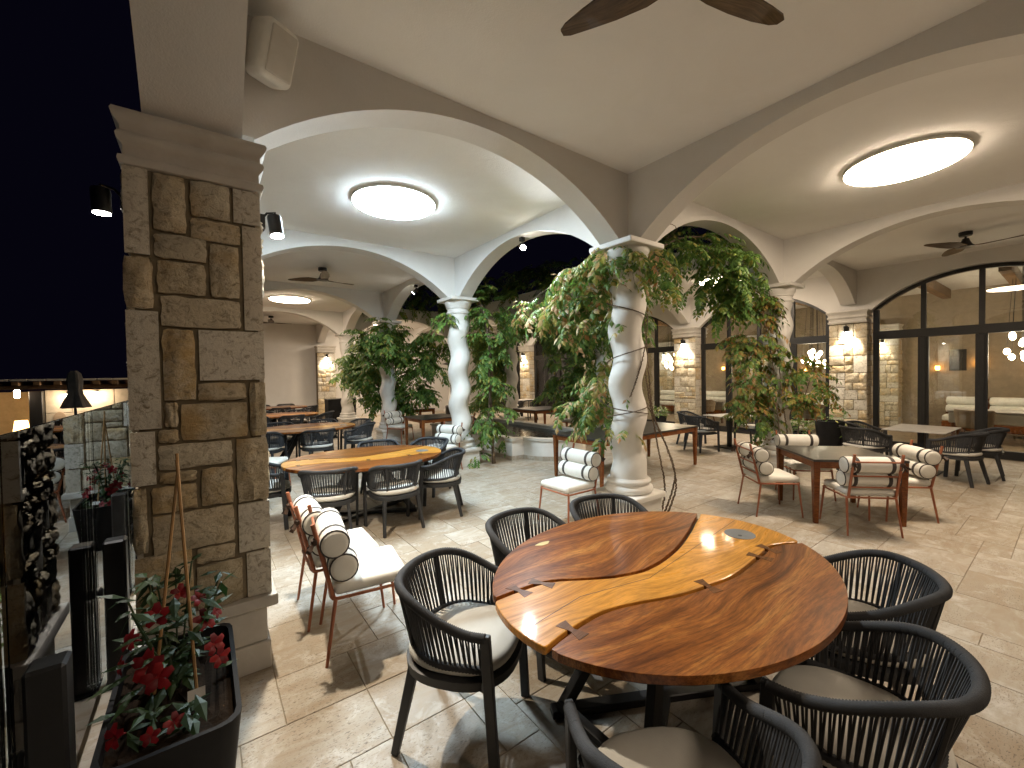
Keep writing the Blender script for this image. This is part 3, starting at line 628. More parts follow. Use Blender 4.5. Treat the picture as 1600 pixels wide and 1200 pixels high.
# ------------------------------------------------------------------ rope armchairs
def horseshoe(rx, ry, yf, n):
    """plan path from left front to right front round the back"""
    P = []; L1 = yf + .02; m = 9
    for q in range(m): P.append((-rx * (1 - .05 * (1 - q / m)), yf - (yf + .0) * q / m))
    for q in range(n + 1):
        a = math.pi * q / n; P.append((-rx * math.copysign(abs(math.cos(a)) ** .88, math.cos(a)), -ry * abs(math.sin(a)) ** .88))
    for q in range(m - 1, -1, -1): P.append((rx * (1 - .05 * (1 - q / m)), yf - yf * q / m))
    return P
def resample(P, n):
    P = [Vector(p) for p in P]; d = [0]
    for a, b in zip(P, P[1:]): d.append(d[-1] + (b - a).length)
    out = []; i = 0
    for k in range(n):
        s_ = d[-1] * k / (n - 1)
        while i < len(P) - 2 and d[i + 1] < s_: i += 1
        q = (s_ - d[i]) / max(1e-9, d[i + 1] - d[i]); out.append(P[i].lerp(P[i + 1], q))
    return out
def rope_chair():
    g = thing('rope_armchair', (0, 0, 0), 'x', 'chair'); rg = random.Random(2)
    zt = lambda y: .655 + .125 * (lambda e: e * e * (3 - 2 * e))(min(1, max(0, (.17 - y) / .42)))
    top = [(x, y - .0, zt(y)) for x, y in horseshoe(.300, .318, .205, 36)]
    bot = [(x, y, .485 + .02 * max(0, -y / .26)) for x, y in horseshoe(.258, .232, .19, 36)]
    T = resample(top, 300); mbt = MB().tube(T, [.0185 if k % 2 else .0222 for k in range(300)], 10); mbt.build('top_rail', 'rope', g, smooth=True, ang=80)
    B = resample(bot, 150); MB().tube(B, [.0155 if k % 2 else .0185 for k in range(150)], 8).build('lower_rail', 'rope', g, smooth=True, ang=80)
    n = 102; Ts = resample(top, n * 4 + 1); Bs = resample(bot, n * 4 + 1); mb = MB()
    for k in range(n):
        sh = 1.6 if k % 2 else -1.6
        i = min(n * 4, max(0, k * 4 + 2)); j = min(n * 4, max(0, int(round(k * 4 + 2 + sh + rg.uniform(-.9, .9)))))
        a, b = Ts[i], Bs[j]; mb.tube([a, a.lerp(b, .5), b], .0047, 5)
    tag(mb.build('rope_strands', 'rope', g, smooth=True), kind='stuff')
    for q in (.36, .64):
        a = Ts[int(n * 4 * q)]; b = Bs[int(n * 4 * q)]; MB().bar(b + Vector((0, 0, -.08)), a, .024, .014).build('back_upright', 'charcoal_frame', g, bevel=.002)
    # seat ring and cushion
    MB().lathe([(.255, .385), (.275, .388), (.278, .43), (.262, .436), (.20, .436), (.20, .39)], 40, square=.8).build('seat_ring', 'charcoal_frame', g, smooth=True, ang=40)
    MB().lathe([(.06, .437), (.23, .438), (.258, .448), (.268, .468), (.262, .488), (.238, .503), (.15, .510), (.02, .513)], 40, square=.8).build('seat_cushion', 'seat_fabric', g, smooth=True, ang=70)
    for sx in (-1, 1):
        MB().bar((sx * .268, .235, 0), (sx * .283, .202, .668), .030, .046, (0, 1, 0)).build('front_leg', 'charcoal_frame', g, bevel=.004)
        MB().bar((sx * .235, -.275, 0), (sx * .195, -.185, .42), .030, .036, (0, 1, 0), (.034, .05)).build('rear_leg', 'charcoal_frame', g, bevel=.004)
        MB().bar((sx * .25, .222, .405), (sx * .20, .10, .405), .03, .04).build('seat_bracket', 'charcoal_frame', g)
    return g
rc = rope_chair(); ru = []
def rch(x, y, deg, label, group=None): return place(rc, (x, y, 0), R(deg - 90), label, ru, group)
rch(-3.09, -1.42, -52, 'charcoal rope armchair at the oval table, next to the pair of copper chairs')
rch(-2.37, -1.12, -78, 'charcoal rope armchair behind the oval table by its bronze inlay patch')
rch(-1.70, -1.22, -100, 'charcoal rope armchair behind the oval table in front of the vine column plinth')
rch(-1.50, -2.58, 122, 'charcoal rope armchair at the oval table end with the grey disc')
rch(-2.22, -2.76, 98, 'charcoal rope armchair with striped shadow on its seat at the oval table')
rch(-3.0, -2.55, 63, 'charcoal rope armchair pulled out at the oval table, its back towards the balustrade side')
for p, lb in (((-1.66, 1.72, 150), 'grey-black rope armchair at the grey-disc end of the cool-lit oval table'), ((-2.33, 1.58, 92), 'grey-black rope armchair in the middle of the cool-lit oval table side facing the copper pair'),
              ((-3.0, 1.78, 72), 'grey-black rope armchair at the cool-lit oval table right behind the copper chair pair'), ((-3.55, 2.60, -12), 'grey-black rope armchair at the cool-lit oval table end towards the stone pillars'),
              ((-2.02, 2.98, -97), 'grey-black rope armchair at the cool-lit oval table, middle of its vine bush side'), ((-1.38, 2.72, -150), 'grey-black rope armchair at the cool-lit oval table beside the bolster chair and column')): rch(*p, lb, 'rope armchairs round the second oval table')
lb = 'rope armchair at the oval table beside the dark vine bush'; gr = 'rope armchairs round the third oval table'
for p in ((-1.45, 5.95, 150), (-2.35, 5.6, 95), (-3.2, 5.9, 60), (-1.9, 7.15, -95), (-2.8, 7.15, -85), (-1.3, 6.7, -165)): rch(*p, lb, gr)
lb = 'rope armchair at the oval table under the far ceiling light'; gr = 'rope armchairs round the fourth oval table'
for p in ((-1.35, 9.9, 150), (-2.2, 9.5, 95), (-3.0, 9.7, 70), (-1.8, 11.1, -95), (-2.7, 11.1, -85)): rch(*p, lb, gr)
lb = 'rope armchair at the oval table by the end wall'; gr = 'rope armchairs round the fifth oval table'
for p in ((-1.1, 13.3, 140), (-2.0, 13.1, 95), (-1.6, 14.7, -95), (-2.4, 14.7, -85)): rch(*p, lb, gr)
rch(4.92, 1.85, -15, 'rope armchair with pale cushion at the square pale table, fountain side'); rch(5.55, 2.45, -80, 'rope armchair tucked behind the square pale table, window side'); rch(6.25, 1.35, 165, 'rope armchair half hidden behind the rusty vine at the square pale table')
rch(5.05, -1.02, -25, 'rope armchair at the rectangular pale table, next to the dark pot'); rch(5.75, -.92, -85, 'rope armchair behind the rectangular pale table, beside the pier')
rch(5.28, -2.10, 75, 'rope armchair at the rectangular pale table, its back to the copper chairs'); rch(6.1, -2.25, 95, 'rope armchair at the rectangular pale table, its back to the open floor')
rch(6.2, 9.7, 90, 'rope armchair at the pale table across the fountain', 'chairs across the fountain'); rch(6.5, 11.2, -90, 'rope armchair at the pale table across the fountain', 'chairs across the fountain')

# ------------------------------------------------------------------ copper chairs with bolsters
def copper_chair():
    g = thing('copper_chair', (0, 0, 0), 'x', 'chair')
    loop = []
    for cx, cy, a0 in ((.195, .195, 0), (-.195, .195, 90), (-.195, -.175, 180), (.195, -.175, 270)):
        for q in range(0, 91, 18): loop.append((cx + .055 * math.cos(R(a0 + q)), cy + .055 * math.sin(R(a0 + q)), .405))
    MB().tube(loop, .0105, 8, True).build('seat_frame', 'copper_frame', g, smooth=True)
    for sx in (-1, 1):
        MB().tube([(sx * .235, .225, .405), (sx * .262, .262, 0)], [.0125, .0095], 8).build('front_leg', 'copper_frame', g, smooth=True, ang=60)
        MB().tube([(sx * .235, -.205, .405), (sx * .258, -.268, 0)], [.0125, .0095], 8).build('rear_leg', 'copper_frame', g, smooth=True, ang=60)
        MB().tube([(sx * .225, -.215, .395), (sx * .225, -.325, .885)], .0135, 8).build('back_post', 'copper_frame', g, smooth=True, ang=60)
        # knotted leather tie behind each post
        k = Vector((sx * .225, -.318, .775)); MB().lathe([(.006, -.025), (.02, -.014), (.022, .012), (.006, .025)], 8, k).build('knot', 'leather_tie', g, smooth=True)
        for d in ((sx * .05, -.03, -.035), (sx * .015, -.04, -.06), (-sx * .03, -.03, -.05)):
            MB().bar(k, k + Vector(d), .020, .003, (1, 0, 0), (.030, .003)).build('tie_end', 'leather_tie', g)
    for z in (.52, .645, .80):
        y = -.215 - (z - .395) * .2245; MB().tube([(-.225, y, z), (.225, y, z)], .009, 8).build('back_rail', 'copper_frame', g, smooth=True)
    MB().box(-.245, .245, -.215, .25, .413, .492).build('seat_cushion', 'white_canvas', g, bevel=.036, seg=4, smooth=True, ang=60)
    for z, y, r in ((.595, -.155, .088), (.752, -.205, .088)):
        b = MB().lathe([(.015, -.272), (.055, -.275), (.078, -.268), (r, -.248), (r, -.12), (r * 1.012, 0), (r, .12), (r, .248), (.078, .268), (.055, .275), (.015, .272)], 20, (0, y, z), axis='x').build('bolster', 'white_canvas', g, smooth=True, ang=70)
        for x in (-.262, .262, -.165, .165):
            rr = .083 if abs(x) > .2 else r + .001
            MB().tube([(x, y + rr * math.cos(R(q)), z + rr * math.sin(R(q))) for q in range(0, 360, 20)], .006 if abs(x) > .2 else .019, 6, True, .24 if abs(x) < .2 else 1).build('strap_band', 'strap', b, smooth=True)
    return g
cc = copper_chair(); cu = []
def cch(x, y, deg, label, group=None): return place(cc, (x, y, 0), R(deg - 90), label, cu, group)
cch(-3.26, -.30, -8, 'copper-framed chair with white bolsters beside the rope armchair, outer one of a pair')
cch(-3.30, .20, -2, 'copper-framed chair with white bolsters, the one of the pair nearer the second oval table')
cch(-.60, .42, 180, 'single copper-framed chair with white bolsters against the vine column plinth')
cch(-.55, 3.85, 200, 'copper-framed chair with white bolsters beside the fountain column plinth')
cch(.75, 5.55, 100, 'copper-framed chair at the dark-topped table behind the fountain column')
cch(.1, 7.6, -60, 'copper-framed chair behind the dark-topped table near the vine bush')
cch(1.64, -.90, -42, 'copper-framed chair at the square black-topped table, side facing the fountain court')
cch(1.76, -1.78, 44, 'copper-framed chair at the square black-topped table, back to the oval table')
cch(2.62, -1.92, 134, 'copper-framed chair at the square black-topped table, on the pale table side')
cch(2.72, -.92, 225, 'copper-framed chair at the square black-topped table, below the rusty vine column')
cch(-3.35, 4.45, -30, 'copper-framed chair with white bolsters between the second and third oval tables')
cch(4.35, 5.35, 100, 'copper-framed ladder-back chair across the fountain')

# ------------------------------------------------------------------ black-topped and pale tables
def plank_table(loc, lx, ly, rz, label):
    g = thing('timber_table', loc, label, 'table', None, rz); a, b = lx / 2, ly / 2
    MB().box(-a, a, -b, b, .722, .75).build('tabletop', 'slate_top', g, bevel=.004)
    for s_ in (-1, 1):
        MB().box(-a + .07, a - .07, s_ * (b - .035) - .012, s_ * (b - .035) + .012, .645, .7215).build('apron', 'iroko', g)
        MB().box(s_ * (a - .035) - .012, s_ * (a - .035) + .012, -b + .07, b - .07, .645, .7215).build('apron', 'iroko', g)
        for q in (-1, 1):
            x, y = s_ * (a - .04), q * (b - .04); MB().bar((x, y, 0), (x, y, .7215), .044, .044, (0, 1, 0), (.074, .074)).build('leg', 'iroko', g, bevel=.003)
plank_table((2.2, -1.44, 0), .97, .97, R(-46), 'square black-topped timber table ringed by copper chairs')
plank_table((2.12, 1.66, 0), 2.72, 1.12, 0, 'long black-topped timber table in the courtyard behind the vine column')
plank_table((.62, 6.65, 0), 1.1, 1.1, 0, 'black-topped timber table behind the fountain column')
plank_table((4.15, 6.55, 0), 1.3, 1.1, 0, 'black-topped timber table across the fountain water')
plank_table((1.3, 9.6, 0), 1.1, 1.1, 0, 'dark timber table beside the black patio heater')
def pedestal_table(loc, lx, ly, rz, label):
    g = thing('pedestal_table', loc, label, 'table', None, rz)
    MB().box(-lx / 2, lx / 2, -ly / 2, ly / 2, .735, .75).build('tabletop', 'pale_top', g, bevel=.003)
    MB().box(-.04, .04, -.04, .04, .02, .70).build('post', 'black_metal', g, bevel=.003); MB().box(-.24, .24, -.24, .24, .0, .02).build('base_plate', 'black_metal', g, bevel=.004)
    MB().box(-.2, .2, -.03, .03, .70, .734).build('cross_bracket', 'black_metal', g)
pedestal_table((5.78, 1.64, 0), .86, .78, R(-17), 'square pale-topped pedestal table before the lit pier and vine'); pedestal_table((5.80, -1.62, 0), 1.15, .78, R(-2), 'rectangular pale-topped pedestal table before the large arched window')
pedestal_table((6.4, 10.4, 0), 1.1, .8, 0, 'pale-topped pedestal table across the fountain')

# ------------------------------------------------------------------ fountain basin
g = thing('fountain', (0, 0, 0), 'long pale stone fountain basin with a rounded end and dark water', 'fountain')
def basin(inset):
    x0, x1, y0, y1 = 1.0 + inset, 3.2 - inset, 3.75 + inset, 7.6 - inset; r = .80 - inset
    P = [(x1, y0), (x1, y1), (x0, y1), (x0, y0)]; k = 14
    return P + [(2.1 - r * math.cos(math.pi * q / k), min(y0 - .001, 3.75 - r * math.sin(math.pi * q / k) * .92)) for q in range(k + 1)]
def ringwall(o_, i_, z0, z1):
    A, B = basin(o_), basin(i_); n = len(A); vs = [(x, y, z) for L_ in (A, B) for z in (z0, z1) for x, y in L_]; fs = []
    for i in range(n):
        j = (i + 1) % n; fs += [(i, j, n + j, n + i), (2 * n + i, 3 * n + i, 3 * n + j, 2 * n + j), (n + i, n + j, 3 * n + j, 3 * n + i), (i, 2 * n + i, 2 * n + j, j)]
    return MB().add(vs, fs)
ringwall(.02, .17, .085, .40).build('basin_wall', 'column_stone', g, smooth=True, ang=25); ringwall(-.005, .19, 0, .085).build('foot_course', 'travertine', g, smooth=True, ang=25)
ringwall(-.015, .20, .40, .45).build('rim', 'moulding_stone', g, smooth=True, ang=25)
n_ = len(basin(.16)); MB().add([(x, y, .36) for x, y in basin(.16)], [tuple(range(n_))]).build('water', 'water', g)
MB().add([(x, y, .05) for x, y in basin(.16)], [tuple(range(n_))]).build('basin_floor', 'slate_top', g)

# ------------------------------------------------------------------ foliage
def leaflet(mb, p, d, nrm, L_, W):
    s_ = d.cross(nrm).normalized(); m = p + d * L_ * .45; tp = p + d * L_ - nrm * L_ * .18
    mb.add([p, m + s_ * W / 2 - nrm * W * .12, m + nrm * W * .08, m - s_ * W / 2 - nrm * W * .12, tp], [(0, 1, 2), (0, 2, 3), (1, 4, 2), (2, 4, 3)])
def compound(mb, p, d, up, L_, rg, n=4, droop=.6, lw=.45, size=.062):
    d = d.normalized(); s_ = d.cross(up)
    s_ = s_.normalized() if s_.length > 1e-4 else Vector((1, 0, 0)); q = p.copy(); pts = []
    for k in range(n + 1):
        dd = (d + Vector((0, 0, -1)) * droop * (k / n)).normalized(); q = q + dd * (L_ / n); nn = s_.cross(dd).normalized()
        pts.append(q.copy())
        for sg in (-1, 1):
            if k == n and sg < 0: leaflet(mb, q, (dd + Vector((0, 0, -.25))).normalized(), nn, size * rg.uniform(.9, 1.2), size * lw); continue
            if k == n: continue
            ld = (dd * .55 + s_ * sg + Vector((0, 0, -.35 - .3 * rg.random()))).normalized()
            leaflet(mb, q, ld, (nn + Vector((rg.uniform(-.3, .3), rg.uniform(-.3, .3), 0))).normalized(), size * rg.uniform(.8, 1.15), size * lw)
    return pts
def foliage(name, blobs, mat, parent, seed, size=.062, L_=.2, n=4, dens=.8, mx=8):
    """blobs: (centre, radii, number of compound leaves); leaves grow along drooping shoots that start inside each blob"""
    rg = random.Random(seed); mb = MB(); tw = MB(); o = parent.location
    for c, r, k in blobs:
        c = Vector(c) - o; left = k * dens
        while left > 0:
            v = Vector((rg.gauss(0, 1), rg.gauss(0, 1), rg.gauss(0, 1))).normalized(); q = rg.random() ** .6 * .85
            p = c + Vector((v.x * r[0], v.y * r[1], v.z * r[2])) * q; a = rg.uniform(0, 6.283)
            d = (Vector((v.x, v.y, .25 * v.z + .15)) + Vector((math.cos(a), math.sin(a), 0)) * .5).normalized()
            m = rg.randint(3, mx); step = rg.uniform(.05, .085); gv = rg.uniform(.10, .34); P = [p.copy()]; sz = size * rg.uniform(.72, 1.25)
            for i in range(m):
                d = (d + Vector((rg.uniform(-.2, .2), rg.uniform(-.2, .2), -gv))).normalized(); p = p + d * step; P.append(p.copy())
                sd = d.cross(Vector((0, 0, 1))); sd = sd.normalized() if sd.length > .05 else Vector((1, 0, 0))
                ld = (sd * (1 if i % 2 else -1) * rg.uniform(.6, 1.1) + d * .5 + Vector((rg.uniform(-.4, .4), rg.uniform(-.4, .4), rg.uniform(-.5, .25)))).normalized()
                compound(mb, p, ld, Vector((0, 0, 1)), L_ * rg.uniform(.7, 1.2), rg, n if rg.random() < .8 else n - 1, rg.uniform(.2, .8), rg.uniform(.44, .62), sz)
            tw.tube(P, .0028, 3); left -= m
    tag(tw.build('twigs', 'vine_wood', parent), kind='stuff')
    return tag(mb.build(name, mat, parent), kind='stuff')
def stems(parent, paths, rr=.012, name='stem'):
    for k, p in enumerate(paths):
        q = resample([Vector(a) - parent.location for a in p], max(8, len(p) * 6)); rg = random.Random(k + 5); m = len(q)
        q = [v + Vector((rg.uniform(-1, 1), rg.uniform(-1, 1), 0)) * .006 for v in q]
        MB().tube(q, [rr * (1 - .5 * i / m) for i in range(m)], 6).build(name, 'vine_wood', parent, smooth=True)
def smooth_path(P, n=24):
    out = []; m = len(P)
    for i in range(m - 1):
        p0, p1, p2, p3 = (Vector(P[max(i - 1, 0)]), Vector(P[i]), Vector(P[i + 1]), Vector(P[min(i + 2, m - 1)]))
        for k in range(8):
            t_ = k / 8; out.append(.5 * (2 * p1 + (p2 - p0) * t_ + (2 * p0 - 5 * p1 + 4 * p2 - p3) * t_ * t_ + (3 * p1 - p0 - 3 * p2 + p3) * t_ ** 3))
    return out + [Vector(P[-1])]
def helix(cx, cy, r, z0, z1, turns, a0, n=40): return [(cx + r * math.cos(a0 + 6.283 * turns * q / n), cy + r * math.sin(a0 + 6.283 * turns * q / n), z0 + (z1 - z0) * q / n) for q in range(n + 1)]

# leaf prototypes that are placed one by one on the near vine
LEAF = []
for s_ in range(5):
    mb = MB(); rg = random.Random(50 + s_); pts = compound(mb, Vector((0, 0, 0)), Vector((1, 0, .15)), Vector((0, 0, 1)), .22, rg, 4, .55 + .14 * s_, .52, .105)
    mb.tube([(0, 0, 0)] + pts, .0018, 3); LEAF.append((mb.mesh('leaf', 'leaf_autumn'), mb.mesh('leaf', 'leaf_green')))
def single_leaves(parent, blobs, seed, green=.35):
    rg = random.Random(seed)
    for c, r, k in blobs:
        c = Vector(c) - parent.location
        for _ in range(k):
            v = Vector((rg.gauss(0, 1), rg.gauss(0, 1), rg.gauss(0, 1))).normalized(); q = rg.uniform(.75, 1.08)
            o = obj('leaf', rg.choice(LEAF)[1 if rg.random() < green else 0], parent, c + Vector((v.x * r[0], v.y * r[1], v.z * r[2])) * q)
            o.rotation_euler = (rg.uniform(-.5, .5), rg.uniform(.2, 1.15), math.atan2(v.y, v.x) + rg.uniform(-.6, .6)); k_ = rg.uniform(.8, 1.2); o.scale = (k_, k_, k_)
vn = thing('climbing_vine', (.3, -.15, 0), 'vine with yellowing and peach leaves draped round the column capital behind the oval table', 'vine')
B1 = [((-.08, .10, 3.18), (.32, .30, .16), 24), ((-.10, .45, 3.02), (.26, .36, .30), 36), ((-.15, .95, 2.84), (.24, .36, .26), 26), ((-.2, 1.45, 2.72), (.18, .3, .16), 12), ((-.05, .45, 2.55), (.18, .24, .30), 20), ((-.02, .42, 1.75), (.16, .20, .26), 16), ((-.06, .34, 1.22), (.16, .20, .26), 18), ((.2, -.1, 3.18), (.30, .28, .12), 16)]
single_leaves(vn, B1, 4, .33)
foliage('foliage', [(c, (r[0] * .85, r[1] * .85, r[2] * .85), int(k * 1.5)) for c, r, k in B1] + [((.36, .05, 2.6), (.08, .08, .4), 14), ((.36, .05, 2.0), (.06, .06, .3), 8)], 'leaf_autumn', vn, 6, .095, .2)
stems(vn, [smooth_path([(.34, -.2, 0), (.42, -.22, .35), (.36, -.18, .8), (.30, -.1, 1.4), (.28, 0, 2.1), (.26, .1, 2.7), (.2, .2, 3.2)]), smooth_path([(.36, -.26, 0), (.50, -.32, .4), (.44, -.24, .85), (.30, -.14, 1.3), (.3, -.05, 2.2), (.25, .0, 3.1)]), smooth_path([(.40, -.2, 0), (.54, -.28, .5), (.40, -.2, 1.0), (.27, -.1, 1.35)])], .012)
stems(vn, [helix(0, 0, .236, 1.22, 1.42, .62, R(110)), helix(0, 0, .234, 1.9, 2.12, .5, R(130)), helix(0, 0, .234, 2.62, 2.35, .6, R(140)), helix(0, 0, .238, 1.40, 1.28, .55, R(120)), helix(0, 0, .235, 1.5, 2.7, .3, R(225))], .008)
stems(vn, [smooth_path([(.1, .0, 3.32), (.25, -.35, 3.5), (.45, -.38, 3.48), (.5, -.2, 3.42)]), smooth_path([(-.1, .6, 3.1), (-.2, 1.2, 2.98), (-.25, 1.6, 2.8), (-.3, 1.9, 2.55)]), smooth_path([(-.12, .8, 2.9), (-.22, 1.5, 2.65), (-.3, 2.0, 2.42)]), smooth_path([(-.1, .1, 3.3), (-.25, -.05, 3.6), (-.4, .15, 3.9)])], .005, 'tendril')

vr = thing('climbing_vine', (XG[2] - .35, -.1, 0), 'rust and green vine climbing the column before the restaurant windows and hanging under the arch', 'vine')
foliage('foliage', [((3.86, .2, 2.95), (.18, .2, .42), 80), ((3.78, .25, 2.25), (.22, .22, .46), 110), ((3.74, .26, 1.55), (.22, .22, .4), 90), ((3.80, .16, 1.05), (.2, .18, .3), 50), ((3.86, .0, .55), (.13, .13, .28), 22), ((4.38, -.36, 1.62), (.30, .22, .16), 34), ((4.55, -.45, 1.42), (.28, .2, .2), 34), ((4.40, -.38, 2.0), (.16, .16, .14), 12), ((4.1, -.32, 1.3), (.25, .14, .18), 26)], 'leaf_rust', vr, 9, .1, .18, mx=5)
single_leaves(vr, [((4.45, -.42, 1.62), (.34, .24, .30), 22), ((3.82, .05, 1.6), (.3, .28, .9), 40)], 41, .45)
stems(vr, [smooth_path([(3.95, -.3, 0), (3.9, -.28, .6), (3.86, -.2, 1.4), (3.9, -.1, 2.4), (3.85, 0, 3.2)]), smooth_path([(4.0, -.36, 0), (4.1, -.38, .9), (4.35, -.45, 1.6), (4.5, -.5, 1.9)]), smooth_path([(3.85, -.3, 0), (3.72, -.2, .9), (3.8, -.1, 1.8), (3.6, 0, 2.8)])], .013)
va = thing('hanging_vine', (2.1, 0, 3.9), 'thick green vine hanging under the courtyard arch between two twisted columns', 'vine')
foliage('foliage', [((2.55, .15, 3.66), (.45, .22, .16), 80), ((3.1, .2, 3.42), (.45, .25, .26), 130), ((3.45, .25, 3.1), (.3, .25, .36), 90), ((2.7, .25, 3.28), (.34, .2, .22), 60), ((1.9, .18, 3.66), (.5, .2, .16), 70), ((1.2, .25, 3.5), (.35, .18, .16), 40), ((.75, .3, 3.2), (.2, .18, .2), 24), ((.6, .35, 2.7), (.12, .12, .3), 18)], 'leaf_green', va, 12, .1, .22)
stems(va, [smooth_path([(.4, .2, 3.1), (1.2, .2, 3.6), (2.1, .18, 3.82), (3.0, .15, 3.6), (3.8, .1, 3.2)])], .016, 'stem')
v2 = thing('climbing_vine', (.42, YG[2] - .2, 0), 'bright green vine on a slim trunk between the fountain and its twisted column', 'vine')
foliage('foliage', [((.60, 3.82, 3.0), (.26, .24, .42), 80), ((.66, 3.82, 2.3), (.2, .2, .4), 54), ((.62, 3.78, 1.62), (.15, .15, .3), 30), ((.62, 3.78, 1.15), (.13, .13, .2), 18), ((.56, 3.7, .78), (.22, .2, .14), 40), ((-.1, 4.5, 3.05), (.34, .3, .2), 46), ((.4, 3.75, .3), (.16, .16, .14), 12)], 'leaf_green', v2, 15, .11, .24)
stems(v2, [smooth_path([(.52, 3.74, 0), (.54, 3.78, .8), (.50, 3.8, 1.8), (.52, 3.84, 2.8), (.36, 3.95, 3.3)]), smooth_path([(.57, 3.76, 0), (.49, 3.8, 1.0), (.56, 3.8, 2.0), (.42, 3.9, 3.2)])], .032, 'trunk')
v3 = thing('vine_bush', (.1, YG[3], 0), 'dense dark green vine bush swallowing the upper half of a twisted column', 'vine')
foliage('foliage', [((-.2, 8.1, 2.75), (.7, .75, .52), 420), ((.55, 7.5, 2.3), (.6, .6, .55), 260), ((-.35, 9.2, 2.2), (.5, .8, .85), 420), ((-.1, 10.2, 1.9), (.4, .6, .9), 260), ((.75, 7.9, 1.5), (.35, .5, .65), 220), ((0.2, 8.9, 1.2), (.4, .5, .7), 180), ((.9, 6.9, 2.7), (.5, .5, .35), 120)], 'leaf_green', v3, 18, .115, .24)
stems(v3, [smooth_path([(.35, 8.3, 0), (.4, 8.4, .8), (.3, 8.3, 1.8), (.2, 8.2, 2.8)]), smooth_path([(.3, 9.4, 0), (.2, 9.4, 1), (.0, 9.2, 2.2)])], .03, 'trunk')
v4 = thing('hanging_vine', (XG[2], YG[2], 0), 'dark green vine curtain behind the long timber table', 'vine')
foliage('foliage', [((3.65, 5.1, 2.75), (.3, .4, .5), 150), ((3.6, 4.95, 1.7), (.26, .34, .6), 140), ((3.6, 4.7, .9), (.22, .25, .4), 60), ((3.9, 6.2, 3.35), (.3, .8, .3), 140), ((4.05, 4.2, 2.9), (.5, .7, .6), 330), ((4.0, 4.4, 2.0), (.4, .5, .6), 280), ((4.0, 4.3, 1.2), (.36, .42, .6), 200), ((4.0, 4.3, .5), (.3, .32, .4), 90), ((4.05, 5.3, 3.2), (.35, .7, .4), 160), ((4.1, 3.2, 3.4), (.3, .7, .3), 120)], 'leaf_green', v4, 22, .11, .22)
v5 = thing('hanging_vine', (XG[2], YG[3], 0), 'dark green vine curtain across the fountain beside the far column', 'vine')
foliage('foliage', [((3.9, 8.6, 2.9), (.45, .8, .6), 300), ((3.85, 8.9, 2.0), (.36, .6, .7), 260), ((3.8, 9.0, 1.1), (.34, .5, .7), 180), ((3.9, 9.0, .4), (.3, .4, .4), 70), ((4.0, 7.3, 3.4), (.3, .8, .3), 140), ((4.1, 10.4, 3.2), (.4, .9, .5), 160)], 'leaf_green', v5, 25, .12, .24)
v6 = thing('hanging_vine', (2.2, 11.9, 4.6), 'dark leafy vine along the top of the courtyard back wall', 'vine')
foliage('foliage', [((1.2, 11.9, 4.6), (1.2, .4, .6), 240), ((3.2, 11.9, 4.9), (1.1, .4, .8), 260), ((4.1, 6.5, 4.7), (.4, 2.4, .6), 420), ((4.0, 2.4, 4.6), (.35, 1.6, .5), 240), ((4.1, 10, 4.9), (.4, 1.8, .7), 300)], 'leaf_green', v6, 29, .11, .26)

